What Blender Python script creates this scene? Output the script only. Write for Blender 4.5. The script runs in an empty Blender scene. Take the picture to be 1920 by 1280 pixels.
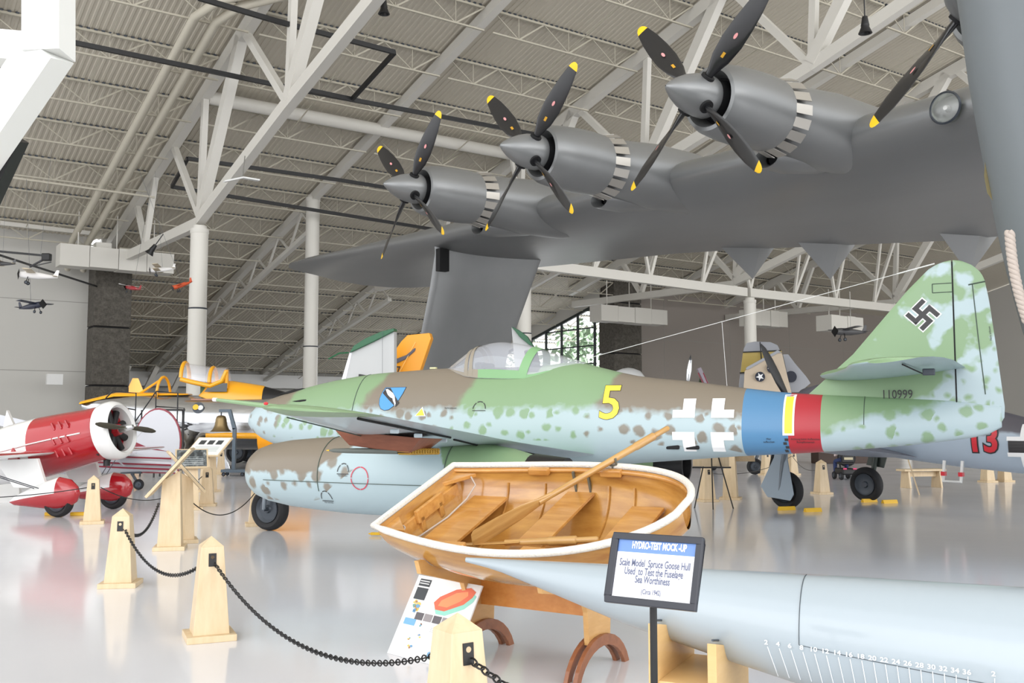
import bpy, bmesh, math, random
from mathutils import Vector, Matrix
random.seed(7)
S = bpy.context.scene
COL = S.collection
# ---------------------------------------------------------------- camera
FPX = 1850.0; PITCH = math.atan(147 / FPX); EYE = 1.7
cam = bpy.data.objects.new('camera', bpy.data.cameras.new('camera')); COL.objects.link(cam)
cam.location = (0, 0, EYE); cam.rotation_euler = (math.pi / 2 + PITCH, 0, 0)
cam.data.sensor_width = 36; cam.data.lens = 36 * FPX / 1920; cam.data.clip_end = 600
S.camera = cam
# ---------------------------------------------------------------- daylight and exposure
S.view_settings.view_transform = 'Standard'; S.view_settings.look = 'None'
S.view_settings.exposure = -0.04; S.view_settings.gamma = 1; S.view_settings.use_curve_mapping = False
W = bpy.data.worlds.new('sky'); S.world = W; W.use_nodes = True
bg = W.node_tree.nodes['Background']; bg.inputs[0].default_value = (0.97, 0.985, 1.0, 1); bg.inputs[1].default_value = 2.3
S.cycles.max_bounces = 6; S.cycles.diffuse_bounces = 4; S.cycles.glossy_bounces = 3; S.cycles.transmission_bounces = 5
S.cycles.caustics_reflective = False; S.cycles.caustics_refractive = False; S.cycles.sample_clamp_indirect = 6

def ray(px, py):
    u = (px - 960) / FPX; v = (640 - py) / FPX; c, s = math.cos(PITCH), math.sin(PITCH)
    return Vector((u, c - v * s, s + v * c))
def at(px, py, Y):
    r = ray(px, py); return Vector((0, 0, EYE)) + r * (Y / r.y)
def gnd(px, py, z=0.0):
    r = ray(px, py); return Vector((0, 0, EYE)) + r * ((z - EYE) / r.z)
BA = Vector((.819, .574, 0)); BB = Vector((-.574, .819, 0))     # the two directions of the hall
def hall(a, b, z=0.0): return BA * a + BB * b + Vector((0, 0, z))
HALL_ROT = math.atan2(.574, .819)
def roof_z(b): return 37.5 - .254 * b

def proj(p):
    c, s = math.cos(PITCH), math.sin(PITCH); z = p.z - EYE; d = p.y * c + z * s; return 960 + FPX * p.x / d, 640 - FPX * (-p.y * s + z * c) / d
def area_light(name, loc, target, sx, sy, power, color=(1, 1, 1)):
    l = bpy.data.lights.new(name, 'AREA'); l.shape = 'RECTANGLE'; l.size = sx; l.size_y = sy; l.energy = power; l.color = color
    o = bpy.data.objects.new(name, l); COL.objects.link(o); o.location = loc
    o.rotation_euler = (Vector(target) - Vector(loc)).to_track_quat('-Z', 'Y').to_euler(); return o
# daylight through the glazed end behind and left of the visitor
area_light('daylight_rear_glazing', (-30, -60, 26), (10, 50, 14), 90, 40, 22000, (.97, .98, 1))
area_light('added_fill_right', (75, -40, 24), (35, 70, 8), 70, 36, 29000, (1, .99, .97))  # fill lamp added to brighten the far floor on the right

area_light('daylight_bay_sky', hall(96, 103, 16), hall(45, 103, 7), 24, 13, 34000, (.95, .98, 1))

# ---------------------------------------------------------------- materials
def lin(c):
    return tuple((x / 255 / 12.92 if x / 255 <= .04045 else ((x / 255 + .055) / 1.055) ** 2.4) for x in c) + (1,)
class NT:
    def __init__(s, name):
        s.m = bpy.data.materials.new(name); s.m.use_nodes = True; s.t = s.m.node_tree
        s.b = s.t.nodes['Principled BSDF']
    def n(s, typ, ins=None, **kw):
        nd = s.t.nodes.new(typ)
        for k, v in kw.items(): setattr(nd, k, v)
        for k, v in (ins or {}).items(): s.put(nd.inputs[k], v)
        return nd
    def put(s, sock, v):
        if isinstance(v, bpy.types.NodeSocket): s.t.links.new(v, sock)
        else: sock.default_value = v
    def mt(s, op, a, b=0.0, c=0.0, clamp=False):
        nd = s.n('ShaderNodeMath', operation=op, use_clamp=clamp); s.put(nd.inputs[0], a); s.put(nd.inputs[1], b); s.put(nd.inputs[2], c); return nd.outputs[0]
    def mix(s, f, a, b):
        nd = s.n('ShaderNodeMix', data_type='RGBA'); s.put(nd.inputs[0], f); s.put(nd.inputs[6], a); s.put(nd.inputs[7], b); return nd.outputs[2]
    def ramp(s, f, stops, interp='LINEAR'):
        nd = s.n('ShaderNodeValToRGB'); cr = nd.color_ramp; cr.interpolation = interp; s.put(nd.inputs[0], f)
        while len(cr.elements) > 1: cr.elements.remove(cr.elements[-1])
        cr.elements[0].position = stops[0][0]; cr.elements[0].color = stops[0][1]
        for p, c in stops[1:]: e = cr.elements.new(p); e.color = c
        return nd.outputs[0]
    def obj(s): return s.n('ShaderNodeTexCoord').outputs['Object']
    def scale(s, v, x, y, z): return s.n('ShaderNodeMapping', {0: v, 3: (x, y, z)}).outputs[0]
    def noise(s, v, sc, det=3, rough=.5): return s.n('ShaderNodeTexNoise', {'Vector': v, 'Scale': sc, 'Detail': det, 'Roughness': rough}).outputs[0]
    def sep(s, v): return s.n('ShaderNodeSeparateXYZ', {0: v}).outputs
    def bump(s, h, st=.2, d=.01):
        s.put(s.b.inputs['Normal'], s.n('ShaderNodeBump', {'Strength': st, 'Distance': d, 'Height': h}).outputs[0])
def mat(name, c, rough=.5, metal=0.0, coat=0.0, emit=0.0, spec=.5, var=0.0, vs=3.0):
    t = NT(name); b = t.b; col = lin(c)
    b.inputs['Base Color'].default_value = col
    if var:
        f = t.noise(t.obj(), vs, 3)
        t.put(b.inputs['Base Color'], t.mix(f, tuple(x * (1 - var) for x in col[:3]) + (1,), tuple(min(1, x * (1 + var)) for x in col[:3]) + (1,)))
    b.inputs['Roughness'].default_value = rough; b.inputs['Metallic'].default_value = metal
    b.inputs['Coat Weight'].default_value = coat; b.inputs['Coat Roughness'].default_value = .08
    b.inputs['Specular IOR Level'].default_value = spec
    if emit: b.inputs['Emission Color'].default_value = col; b.inputs['Emission Strength'].default_value = emit
    t.m.diffuse_color = col
    return t.m
def wood(name, c1, c2, rough=.4, coat=0.0, sc=(1, 8, 8), ns=3.0, pl=0):
    t = NT(name); v = t.scale(t.obj(), *sc); f = t.noise(v, ns, 5, .6)
    f = t.mt('MULTIPLY_ADD', f, 2.2, -.6, clamp=True)
    c = t.mix(f, lin(c1), lin(c2)); t.put(t.b.inputs['Base Color'], c)
    t.b.inputs['Roughness'].default_value = rough; t.b.inputs['Coat Weight'].default_value = coat; t.b.inputs['Coat Roughness'].default_value = .1
    t.bump(f, .05, .002); return t.m
def glass(name, c=(235, 240, 245), rough=.02, alpha=.35):
    t = NT(name); b = t.b; b.inputs['Base Color'].default_value = lin(c); b.inputs['Roughness'].default_value = rough
    b.inputs['Alpha'].default_value = alpha; b.inputs['Specular IOR Level'].default_value = 1.0; b.inputs['Coat Weight'].default_value = 1.0
    b.inputs['IOR'].default_value = 1.6; return t.m

# ---------------------------------------------------------------- geometry helpers
class MB:
    def __init__(s): s.v = []; s.f = []; s.m = []
    def add(s, vs, fs, mi=0):
        k = len(s.v); s.v += [tuple(v) for v in vs]
        s.f += [tuple(i + k for i in f) for f in fs]; s.m += ([mi] * len(fs) if isinstance(mi, int) else list(mi)); return s
    def box(s, c, d, mi=0, R=None):
        vs = [Vector(((x - .5) * d[0], (y - .5) * d[1], (z - .5) * d[2])) for x in (0, 1) for y in (0, 1) for z in (0, 1)]
        if R is not None: vs = [R @ v for v in vs]
        return s.add([v + Vector(c) for v in vs], [(0, 1, 3, 2), (4, 6, 7, 5), (0, 4, 5, 1), (2, 3, 7, 6), (0, 2, 6, 4), (1, 5, 7, 3)], mi)
    def beam(s, p, q, w, h, mi=0, up=(0, 0, 1)):
        p = Vector(p); q = Vector(q); d = (q - p).normalized(); x = d.cross(Vector(up))
        if x.length < 1e-4: x = d.cross(Vector((1, 0, 0)))
        x.normalize(); y = x.cross(d)
        vs = [o + x * a * w / 2 + y * b * h / 2 for o in (p, q) for a, b in ((-1, -1), (1, -1), (1, 1), (-1, 1))]
        return s.add(vs, [(0, 1, 2, 3), (7, 6, 5, 4), (0, 4, 5, 1), (1, 5, 6, 2), (2, 6, 7, 3), (3, 7, 4, 0)], mi)
    def loft(s, rings, mi=0, cap=(True, True), closed=True):
        n = len(rings[0]); vs = [v for r in rings for v in r]; fs = []; ms = []
        for i in range(len(rings) - 1):
            for j in range(n if closed else n - 1):
                fs.append((i * n + j, i * n + (j + 1) % n, (i + 1) * n + (j + 1) % n, (i + 1) * n + j))
                ms.append(mi(i, j) if callable(mi) else mi)
        if cap[0]: fs.append(tuple(reversed(range(n)))); ms.append(mi(0, 0) if callable(mi) else mi)
        if cap[1]: fs.append(tuple(range((len(rings) - 1) * n, len(rings) * n))); ms.append(mi(len(rings) - 2, 0) if callable(mi) else mi)
        return s.add(vs, fs, ms)
    def tube(s, pts, r, n=8, mi=0, cap=(True, True)):
        pts = [Vector(p) for p in pts]; rs = r if isinstance(r, (list, tuple)) else [r] * len(pts); rings = []
        d0 = (pts[1] - pts[0]).normalized(); x = d0.orthogonal().normalized()
        for i, p in enumerate(pts):
            d = (pts[min(i + 1, len(pts) - 1)] - pts[max(i - 1, 0)]).normalized()
            x = (x - d * x.dot(d)).normalized(); y = d.cross(x)
            rings.append([p + (x * math.cos(2 * math.pi * k / n) + y * math.sin(2 * math.pi * k / n)) * rs[i] for k in range(n)])
        return s.loft(rings, mi, cap)
    def lathe(s, prof, M=Matrix(), n=32, mi=0, cap=(True, True), a0=0, a1=2 * math.pi):
        # profile of (x along axis, radius); axis is local X
        full = abs(a1 - a0 - 2 * math.pi) < 1e-6; k = n if full else n + 1
        rings = [[M @ Vector((x, r * math.cos(a0 + (a1 - a0) * j / n), r * math.sin(a0 + (a1 - a0) * j / n))) for j in range(k)] for x, r in prof]
        return s.loft(rings, mi, cap if full else (False, False), full)
    def prism(s, poly, h, M=Matrix(), mi=0):
        # polygon in local XY, extruded from -h/2 to h/2 in local Z
        n = len(poly); vs = [M @ Vector((x, y, z)) for z in (-h / 2, h / 2) for x, y in poly]
        fs = [tuple(reversed(range(n))), tuple(range(n, 2 * n))] + [(i, (i + 1) % n, n + (i + 1) % n, n + i) for i in range(n)]
        return s.add(vs, fs, mi)
    def torus(s, M, R, r, n=24, k=8, mi=0, sx=1.0):
        rings = [[M @ Vector(((R + r * math.cos(b)) * math.cos(a) * sx, (R + r * math.cos(b)) * math.sin(a), r * math.sin(b))) for b in [2 * math.pi * j / k for j in range(k)]] for a in [2 * math.pi * i / n for i in range(n)]]
        rings.append(rings[0]); return s.loft(rings, mi, (False, False))
    def build(s, name, mats, parent=None, smooth=None, bevel=0, loc=None, rot=None):
        me = bpy.data.meshes.new(name); me.from_pydata(s.v, [], s.f)
        for m in (mats if isinstance(mats, (list, tuple)) else [mats]): me.materials.append(m)
        me.polygons.foreach_set('material_index', s.m)
        bm = bmesh.new(); bm.from_mesh(me); bmesh.ops.remove_doubles(bm, verts=bm.verts, dist=1e-5)
        bmesh.ops.recalc_face_normals(bm, faces=bm.faces); bm.to_mesh(me); bm.free()
        if smooth is not None:
            me.polygons.foreach_set('use_smooth', [True] * len(me.polygons)); me.set_sharp_from_angle(angle=math.radians(smooth))
        o = bpy.data.objects.new(name, me); COL.objects.link(o)
        if parent: o.parent = parent
        if loc is not None: o.location = loc
        if rot is not None: o.rotation_euler = rot
        if bevel:
            b = o.modifiers.new('bevel', 'BEVEL'); b.width = bevel; b.segments = 2; b.limit_method = 'ANGLE'
        return o
def tag(o, label, cat, group=None):
    o['label'] = label; o['category'] = cat
    if group: o['group'] = group
    return o
def thing(name, label, cat, loc=(0, 0, 0), rot=(0, 0, 0), group=None):
    o = bpy.data.objects.new(name, None); o.empty_display_size = .1; COL.objects.link(o); o.location = loc; o.rotation_euler = rot
    return tag(o, label, cat, group)
def struct(o, label=None):
    o['kind'] = 'structure'
    if label: o['label'] = label
    return o
def copy_tree(o, parent=None):
    c = o.copy(); COL.objects.link(c)
    if parent: c.parent = parent
    for ch in list(o.children): copy_tree(ch, c)
    return c
def text_geo(txt, size=1.0, sx=1.0, bold=0.0, align='CENTER', spacing=1.0):
    cu = bpy.data.curves.new('t', 'FONT'); cu.body = txt; cu.size = size; cu.align_x = align; cu.align_y = 'CENTER'; cu.offset = bold; cu.space_character = spacing
    cu.resolution_u = 3
    o = bpy.data.objects.new('t', cu); COL.objects.link(o); dg = bpy.context.evaluated_depsgraph_get(); dg.update()
    me = o.evaluated_get(dg).to_mesh(); vs = [Vector((v.co.x * sx, v.co.y, 0)) for v in me.vertices]; fs = [tuple(p.vertices) for p in me.polygons]
    o.evaluated_get(dg).to_mesh_clear(); bpy.data.objects.remove(o); bpy.data.curves.remove(cu)
    return vs, fs
def lerp(tab, x):
    if x <= tab[0][0]: return tab[0][1]
    for (a, u), (b, v) in zip(tab, tab[1:]):
        if x <= b: t = (x - a) / (b - a); return u + (v - u) * t
    return tab[-1][1]
def sm(tab, x):
    # smooth (Catmull-Rom like) table lookup
    n = len(tab)
    if x <= tab[0][0]: return tab[0][1]
    if x >= tab[-1][0]: return tab[-1][1]
    for i in range(n - 1):
        if x <= tab[i + 1][0]:
            x0, y0 = tab[i]; x1, y1 = tab[i + 1]; h = x1 - x0; t = (x - x0) / h
            m0 = (y1 - tab[i - 1][1]) / (x1 - tab[i - 1][0]) if i else (y1 - y0) / h
            m1 = (tab[i + 2][1] - y0) / (tab[i + 2][0] - x0) if i < n - 2 else (y1 - y0) / h
            return (2 * t**3 - 3 * t**2 + 1) * y0 + (t**3 - 2 * t**2 + t) * h * m0 + (3 * t**2 - 2 * t**3) * y1 + (t**3 - t**2) * h * m1
def foil(le, te, th, camber=0.0, up=Vector((0, 0, 1)), n=14):
    # closed ring of airfoil points from leading edge le to trailing edge te
    le = Vector(le); te = Vector(te); c = (te - le).length; pts = []
    xs = [.5 * (1 - math.cos(math.pi * i / n)) for i in range(n + 1)]
    def yt(x): return 5 * th * (.2969 * x**.5 - .126 * x - .3516 * x**2 + .2843 * x**3 - .1015 * x**4) * c
    def yc(x): return camber * c * 4 * x * (1 - x)
    for x in reversed(xs): pts.append(le + (te - le) * x + up * (yt(x) + yc(x)))
    for x in xs[1:-1]: pts.append(le + (te - le) * x + up * (-yt(x) + yc(x)))
    return pts
def basis(o, ex, ey, ez):
    M = Matrix.Identity(4)
    for i, e in enumerate((ex, ey, ez)):
        for r in range(3): M[r][i] = e[r]
    for r in range(3): M[r][3] = o[r]
    return M
WHITE = mat('white_paint', (222, 222, 220), .45); STEEL = mat('painted_steel', (214, 211, 203), .5)
BLACK = mat('black_paint', (22, 22, 24), .45); RUBBER = mat('tyre_rubber', (34, 34, 36), .75); CHROME = mat('polished_metal', (225, 228, 232), .12, 1.0)
DARKIN = mat('dark_interior', (18, 18, 20), .8); YELLOW = mat('yellow_paint', (240, 190, 40), .4); BRONZE = mat('bronze', (140, 120, 85), .35, .8)
DGREY = mat('dark_grey_metal', (70, 76, 84), .4, .3)
PALEWOOD = wood('pale_maple', (224, 202, 168), (210, 186, 148), .45, .1, (6, 6, 1.2), 3)
# ================================================================ THE HALL
def floor_mat():
    t = NT('polished_floor'); n = t.noise(t.n('ShaderNodeNewGeometry').outputs['Position'], .25, 3)
    t.put(t.b.inputs['Base Color'], t.mix(n, lin((220, 221, 227)), lin((228, 228, 232))))
    n2 = t.noise(t.n('ShaderNodeNewGeometry').outputs['Position'], .8, 2)
    t.put(t.b.inputs['Roughness'], t.mt('MULTIPLY_ADD', n2, .06, .09)); t.b.inputs['Specular IOR Level'].default_value = .45
    n3 = t.noise(t.n('ShaderNodeNewGeometry').outputs['Position'], 1.3, 2); t.bump(n3, .06, .02)
    return t.m
struct(MB().box((20, 55, -.1), (260, 230, .2)).build('floor', floor_mat()), 'glossy pale grey epoxy floor')
deck = mat('roof_deck', (198, 191, 176), .6); joistm = mat('joist_steel', (186, 180, 164), .55)
# corrugated roof deck, ribs running down the slope
def deck_part(a0, a1, b0, b1, name):
    m = MB(); a = a0; pts = []
    while a < a1: pts += [(a, .045), (a + .15, .045), (a + .19, 0), (a + .31, 0), (a + .35, .045)]; a += .35
    m.loft([[hall(aa, b, roof_z(b) + h) for aa, h in pts] for b in (b0, b1)], closed=False, cap=(False, False))
    m.loft([[hall(a0, b, roof_z(b) + .5), hall(a1, b, roof_z(b) + .5)] for b in (b0, b1)], closed=False, cap=(False, False))
    struct(m.build(name, deck), 'corrugated metal roof deck')
deck_part(-24, 130, -24, 83.8, 'ceiling'); deck_part(18.4, 71.2, 83.8, 118, 'ceiling')
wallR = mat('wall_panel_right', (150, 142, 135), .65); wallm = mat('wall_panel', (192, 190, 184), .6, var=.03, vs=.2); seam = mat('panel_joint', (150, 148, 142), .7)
def hall_wall(name, a0, a1, b0, b1, z0, z1, label=None, th=.5, seams=0, wm=None):
    m = MB(); p = hall(a0, b0); q = hall(a1, b1)
    d = (q - p).normalized(); nrm = Vector((-d.y, d.x, 0)) * th
    m.add([p + Vector((0, 0, z0)), q + Vector((0, 0, z0)), q + nrm + Vector((0, 0, z0)), p + nrm + Vector((0, 0, z0)),
           p + Vector((0, 0, z1[0])), q + Vector((0, 0, z1[1])), q + nrm + Vector((0, 0, z1[1])), p + nrm + Vector((0, 0, z1[0]))],
          [(0, 1, 5, 4), (1, 2, 6, 5), (2, 3, 7, 6), (3, 0, 4, 7), (4, 5, 6, 7), (0, 3, 2, 1)])
    L = (q - p).length
    for i in range(seams):
        c = p + d * L * (i + .5) / seams - nrm.normalized() * .004
        m.box(c + Vector((0, 0, min(z1) / 2)), (.05, .02, min(z1) - .2), 1, Matrix.Rotation(math.atan2(d.y, d.x), 3, 'Z'))
    for z in (5.5, 11):
        if seams: m.box((p + q) / 2 + Vector((0, 0, z)) - nrm.normalized() * .004, (L, .02, .05), 1, Matrix.Rotation(math.atan2(d.y, d.x), 3, 'Z'))
    return struct(m.build(name, [wm or wallm, seam]), label)
hall_wall('wall_left', -24, 17.2, 83.5, 83.5, 0, (16.36, 16.36), 'pale panelled wall left of the dark pillar', seams=3)
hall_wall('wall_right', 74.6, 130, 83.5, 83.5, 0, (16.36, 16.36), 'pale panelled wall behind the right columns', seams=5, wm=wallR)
hall_wall('wall_back', 14, 76, 117.5, 117.5, 0, (7.8, 7.8), 'low far wall of the recessed bay', seams=8)
hall_wall('wall_east', 130, 130, -20, 118, 0, (42, 7.5), 'far end wall')
hall_wall('wall_bay', 18.6, 18.6, 83.5, 118, 0, (16.36, 7.6), 'short return wall of the bay')
# glazed gable of the bay
glz = NT('window_daylight'); gp = glz.n('ShaderNodeNewGeometry').outputs['Position']
gn = glz.noise(gp, .9, 6, .7); gc = glz.ramp(gn, [(.36, lin((96, 112, 100))), (.5, lin((176, 190, 190))), (.6, lin((236, 242, 245)))])
treem = mat('foliage', (92, 112, 84), .9, var=.5, vs=1.5)
paneglass = glass('window_glass', (210, 225, 230), .02, .12)
AW = 70.6
m = MB(); 
for i, (b0, b1) in enumerate([(84.5, 118)]):
    m.add([hall(AW, b0, 1), hall(AW, b1, 1), hall(AW, b1, roof_z(b1) - 1.6), hall(AW, b0, roof_z(b0) - 1.6)], [(0, 1, 2, 3)])
wf = MB(); bb = 84.5
while bb < 117: 
    wf.beam(hall(AW - .1, bb, 0), hall(AW - .1, bb, roof_z(bb) - 1.5), .22, .3); bb += 3.0
for k in range(1, 9):
    z = k * 2.0; be = min(117.5, (37.5 - 1.6 - z) / .254)
    if be > 85: wf.beam(hall(AW - .1, 84.3, z), hall(AW - .1, be, z), .12, .14)
wf.beam(hall(AW - .1, 84.3, roof_z(84.3) - 1.6), hall(AW - .1, 117.5, roof_z(117.5) - 1.6), .25, .3)
wo = wf.build('window_1', mat('window_bars', (38, 46, 46), .5)); struct(wo, 'tall glazed gable with dark mullions'); m.build('pane', paneglass, wo)
m = MB(); 
m.add([hall(AW - .2, 83.5, roof_z(83.5) - 1.5), hall(AW - .2, 118, roof_z(118) - 1.5), hall(AW - .2, 118, roof_z(118)), hall(AW - .2, 83.5, roof_z(83.5)),
       hall(AW + .2, 83.5, roof_z(83.5) - 1.5), hall(AW + .2, 118, roof_z(118) - 1.5), hall(AW + .2, 118, roof_z(118)), hall(AW + .2, 83.5, roof_z(83.5))],
      [(0, 1, 2, 3), (4, 5, 6, 7), (0, 1, 5, 4), (2, 3, 7, 6)])
struct(m.build('trim_1', wallm), 'pale sloping fascia above the glazing')
# small bright clerestory window right of the pillar
m = MB(); m.box(hall(76.2, 83.35, 17.2), (3.2, .1, 3.0), 0, Matrix.Rotation(HALL_ROT, 3, 'Z'))
# trees outside the glazing
grp = 'trees outside the glazing'
for i in range(7):
    b = 86 + i * 5.2; p = hall(AW + 14 + (i % 3) * 4, b + 3); rr = random.Random(i)
    tr = thing('tree', 'leafy green tree seen through the gable glazing', 'tree', p, group=grp)
    MB().tube([(0, 0, 0), (0, 0, 9)], [.35, .15]).build('trunk', mat('bark', (80, 70, 60), .9) if i == 0 else bpy.data.materials['bark'], tr)
    m = MB()
    for k in range(220):
        c = Vector((rr.gauss(0, 1.9), rr.gauss(0, 1.9), rr.uniform(2, 15))); s_ = rr.uniform(.3, .8); R = Matrix.Rotation(rr.uniform(0, 6), 3, Vector((rr.random(), rr.random(), rr.random() + .1)).normalized())
        m.add([c + R @ Vector(q) * s_ for q in ((-1, 0, 0), (0, -.6, .1), (1, 0, 0), (0, .6, .1))], [(0, 1, 2, 3)])
    m.build('foliage', treem, tr)
# dark concrete pillars
conc = NT('exposed_aggregate'); cn = conc.noise(conc.obj(), 3.5, 5, .8)
conc.put(conc.b.inputs['Base Color'], conc.ramp(cn, [(.3, lin((60, 57, 52))), (.7, lin((108, 103, 95)))])); conc.b.inputs['Roughness'].default_value = .9; conc.bump(cn, .5, .05)
def pillar(a0, a1, b0, h, label):
    t = thing('concrete_pillar', label, 'pillar', hall((a0 + a1) / 2, b0, 0), (0, 0, HALL_ROT))
    z = 0; k = 0; segs = [4.4, 4.6, 5.6, 6.0]
    for sgm in segs:
        hh = min(sgm, h - z)
        if hh <= .1: break
        MB().box((0, 0, z + hh / 2 - .03), (a1 - a0, 2.6, hh - .14)).build('pillar_block', conc.m, t, bevel=.06)
        if k: MB().box((0, 0, z - .1), (a1 - a0 - .15, 2.4, .2)).build('joint', DARKIN, t)
        z += hh; k += 1
    return t
pillar(17.2, 20.0, 82.6, 14.2, 'dark aggregate concrete pillar at the end of the left wall')
pillar(70.6, 74.6, 82.6, 18.6, 'dark aggregate concrete pillar right of the tall glazing')
pillar(60.5, 63.5, 116.0, 9.0, 'small dark pillar far behind the grey wing strut')
# round columns
def column(p, r, h, label, ring=.58):
    t = thing('round_column', label, 'column', (p.x, p.y, 0), group='round white columns')
    MB().lathe([(0, r * 1.04), (h * ring, r * 1.04), (h * ring, r)], basis((0, 0, 0), (0, 0, 1), (1, 0, 0), (0, 1, 0)), 40).lathe(
        [(h * ring, r), (h - .5, r)], basis((0, 0, 0), (0, 0, 1), (1, 0, 0), (0, 1, 0)), 40).build('shaft', STEEL, t, 40)
    MB().lathe([(h - .5, r), (h - .45, r * 1.06), (h - .2, r * 1.06), (h - .2, r * .8), (h, r * .8)], basis((0, 0, 0), (0, 0, 1), (1, 0, 0), (0, 1, 0)), 40).build('cap', STEEL, t, 40)
    MB().torus(basis((0, 0, h * ring + .05), (1, 0, 0), (0, 1, 0), (0, 0, 1)), r * 1.02, .05, 40, 6, sx=1).build('joint_ring', DGREY, t, 40)
    return t
column(hall(18.7, 60.2), .53, 13.6, 'nearest left white round column under the big truss', .62)
column(hall(42.8, 59.5), .53, 13.0, 'white round column standing beside the glazed gable', .62)
column(hall(66.6, 58.6), .53, 12.4, 'white round column behind the beige folded wing', .62)
column(hall(30.9, 71.2), .53, 19.2, 'tall white round column rising to the roof left of the dark wing', .38)
column(hall(90.5, 59.5), .53, 12.4, 'far right white round column hidden by the green tail', .62)
# main trusses
def truss(a, label):
    t = thing('roof_truss', label, 'truss', hall(a, 60, 0), (0, 0, HALL_ROT), 'main roof trusses')
    def P(b, z, da=0): return Vector((da, b - 60, z))
    def part(name, segs, w, h):
        for p, q in segs: MB().beam(P(*p), P(*q), w, h, up=(1, 0, 0)).build(name, STEEL, t)
    tz = lambda b: roof_z(b) - .55
    part('top_chord', [((84, tz(84)), (2, tz(2)))], .8, .55)
    part('bottom_chord', [((60.2, 14.0), (46.3, 17.6)), ((46.3, 17.6), (33, 20.6)), ((33, 20.6), (15, 25.5)), ((60.2, 13.8), (83.4, 14.2))], .65, .5)
    part('web', [((60.2, 14.2), (66.3, tz(66.3))), ((60.2, 14.2), (59.7, tz(59.7))), ((46.3, 17.6), (52.9, tz(52.9))), ((46.3, 17.6), (45.8, tz(45.8))),
                 ((72.6, 14.2), (70.3, tz(70.3))), ((72.6, 14.2), (75.4, tz(75.4))), ((33, 20.6), (38.8, tz(38.8))), ((33, 20.6), (32.5, tz(32.5)))], .42, .35)
    part('heavy_web', [((60.0, 14.4), (53.4, tz(53.4))), ((46.2, 17.8), (39.4, tz(39.4))), ((33, 20.8), (26, tz(26)))], .7, .55)
    return t
for a, l in ((18.7, 'big white steel roof truss over the nearest left column'), (42.8, 'white steel roof truss seen behind the propellers'), (66.6, 'white steel roof truss over the column behind the beige wing'), (90.5, 'far right white steel roof truss behind the green tail')):
    truss(a, l)
# cross ties along the hall
def tie(name, pts, w, h, label, group='ties between the trusses'):
    m = MB()
    for p, q in zip(pts, pts[1:]): m.beam(hall(*p), hall(*q), w, h)
    return tag(m.build(name, STEEL), label, 'beam', group)
MBt = MB().tube([hall(18.9, 59.7, 21.6), hall(42.5, 59.7, 21.6)], .42, 14).build('tie_tube', STEEL, None, 40); tag(MBt, 'round white tie tube running from the near truss behind the outer propeller', 'beam')
tie('tie_beam', [(43.0, 58.9, 13.3), (66.4, 58.9, 12.9)], .5, .75, 'pale tie beam from the centre column to the right column')
tie('tie_beam', [(66.8, 58.9, 12.9), (90.4, 58.9, 12.9)], .5, .75, 'pale tie beam from the right column toward the tail fin')
# web members above the right-hand tie beams
m = MB()
for k in range(8):
    a = 43 + k * 6.0; m.beam(hall(a, 58.9, 13.2), hall(a + (2 if k % 2 else -2), 58.9, roof_z(58.9) - .4), .22, .22); m.beam(hall(a, 58.9, 13.2), hall(a + (5 if k % 2 else 3), 58.9, roof_z(58.9) - .4), .26, .26)
tag(m.build('tie_beam_webs', STEEL), 'fan of slanting web members above the tie beams', 'truss web')
# mid-bay rafters with light trusses down into the bay
def rafter(a, b0, b1, dbl, label):
    t = thing('roof_rafter', label, 'rafter', hall(a, b0), (0, 0, HALL_ROT), 'roof rafters between the trusses'); P = lambda b, z: Vector((0, b - b0, z))
    MB().beam(P(b0, roof_z(b0) - .45), P(b1, roof_z(b1) - .45), .6, .55, up=(1, 0, 0)).build('top_chord', STEEL, t)
    if dbl:
        bs = b0 if b0 > 71 else 71
        MB().beam(P(bs, roof_z(bs) - 2.9), P(b1, roof_z(b1) - 1.4), .35, .4, up=(1, 0, 0)).build('bottom_chord', STEEL, t)
        m = MB(); b = bs; k = 0
        while b + 2.4 < b1:
            zb = lambda x: roof_z(x) - 2.9 + 1.5 * (x - bs) / (b1 - bs)
            p, q = ((b, roof_z(b) - .6), (b + 2.4, zb(b + 2.4))) if k % 2 else ((b, zb(b)), (b + 2.4, roof_z(b + 2.4) - .6))
            m.beam(P(*p), P(*q), .16, .14); b += 2.4; k += 1
        m.build('lattice', STEEL, t)
    return t
rafter(30.9, 20, 117, True, 'rafter carried by the tall column with a lattice truss below')
rafter(44.5, 84, 117, True, 'lattice rafter left of the grey wing strut')
rafter(57.5, 30, 117, True, 'lattice rafter beyond the grey wing strut')
rafter(6.0, 20, 84, False, 'rafter left of the pair of roof pipes')
rafter(78.5, 30, 83, False, 'rafter above the right wall')
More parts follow.
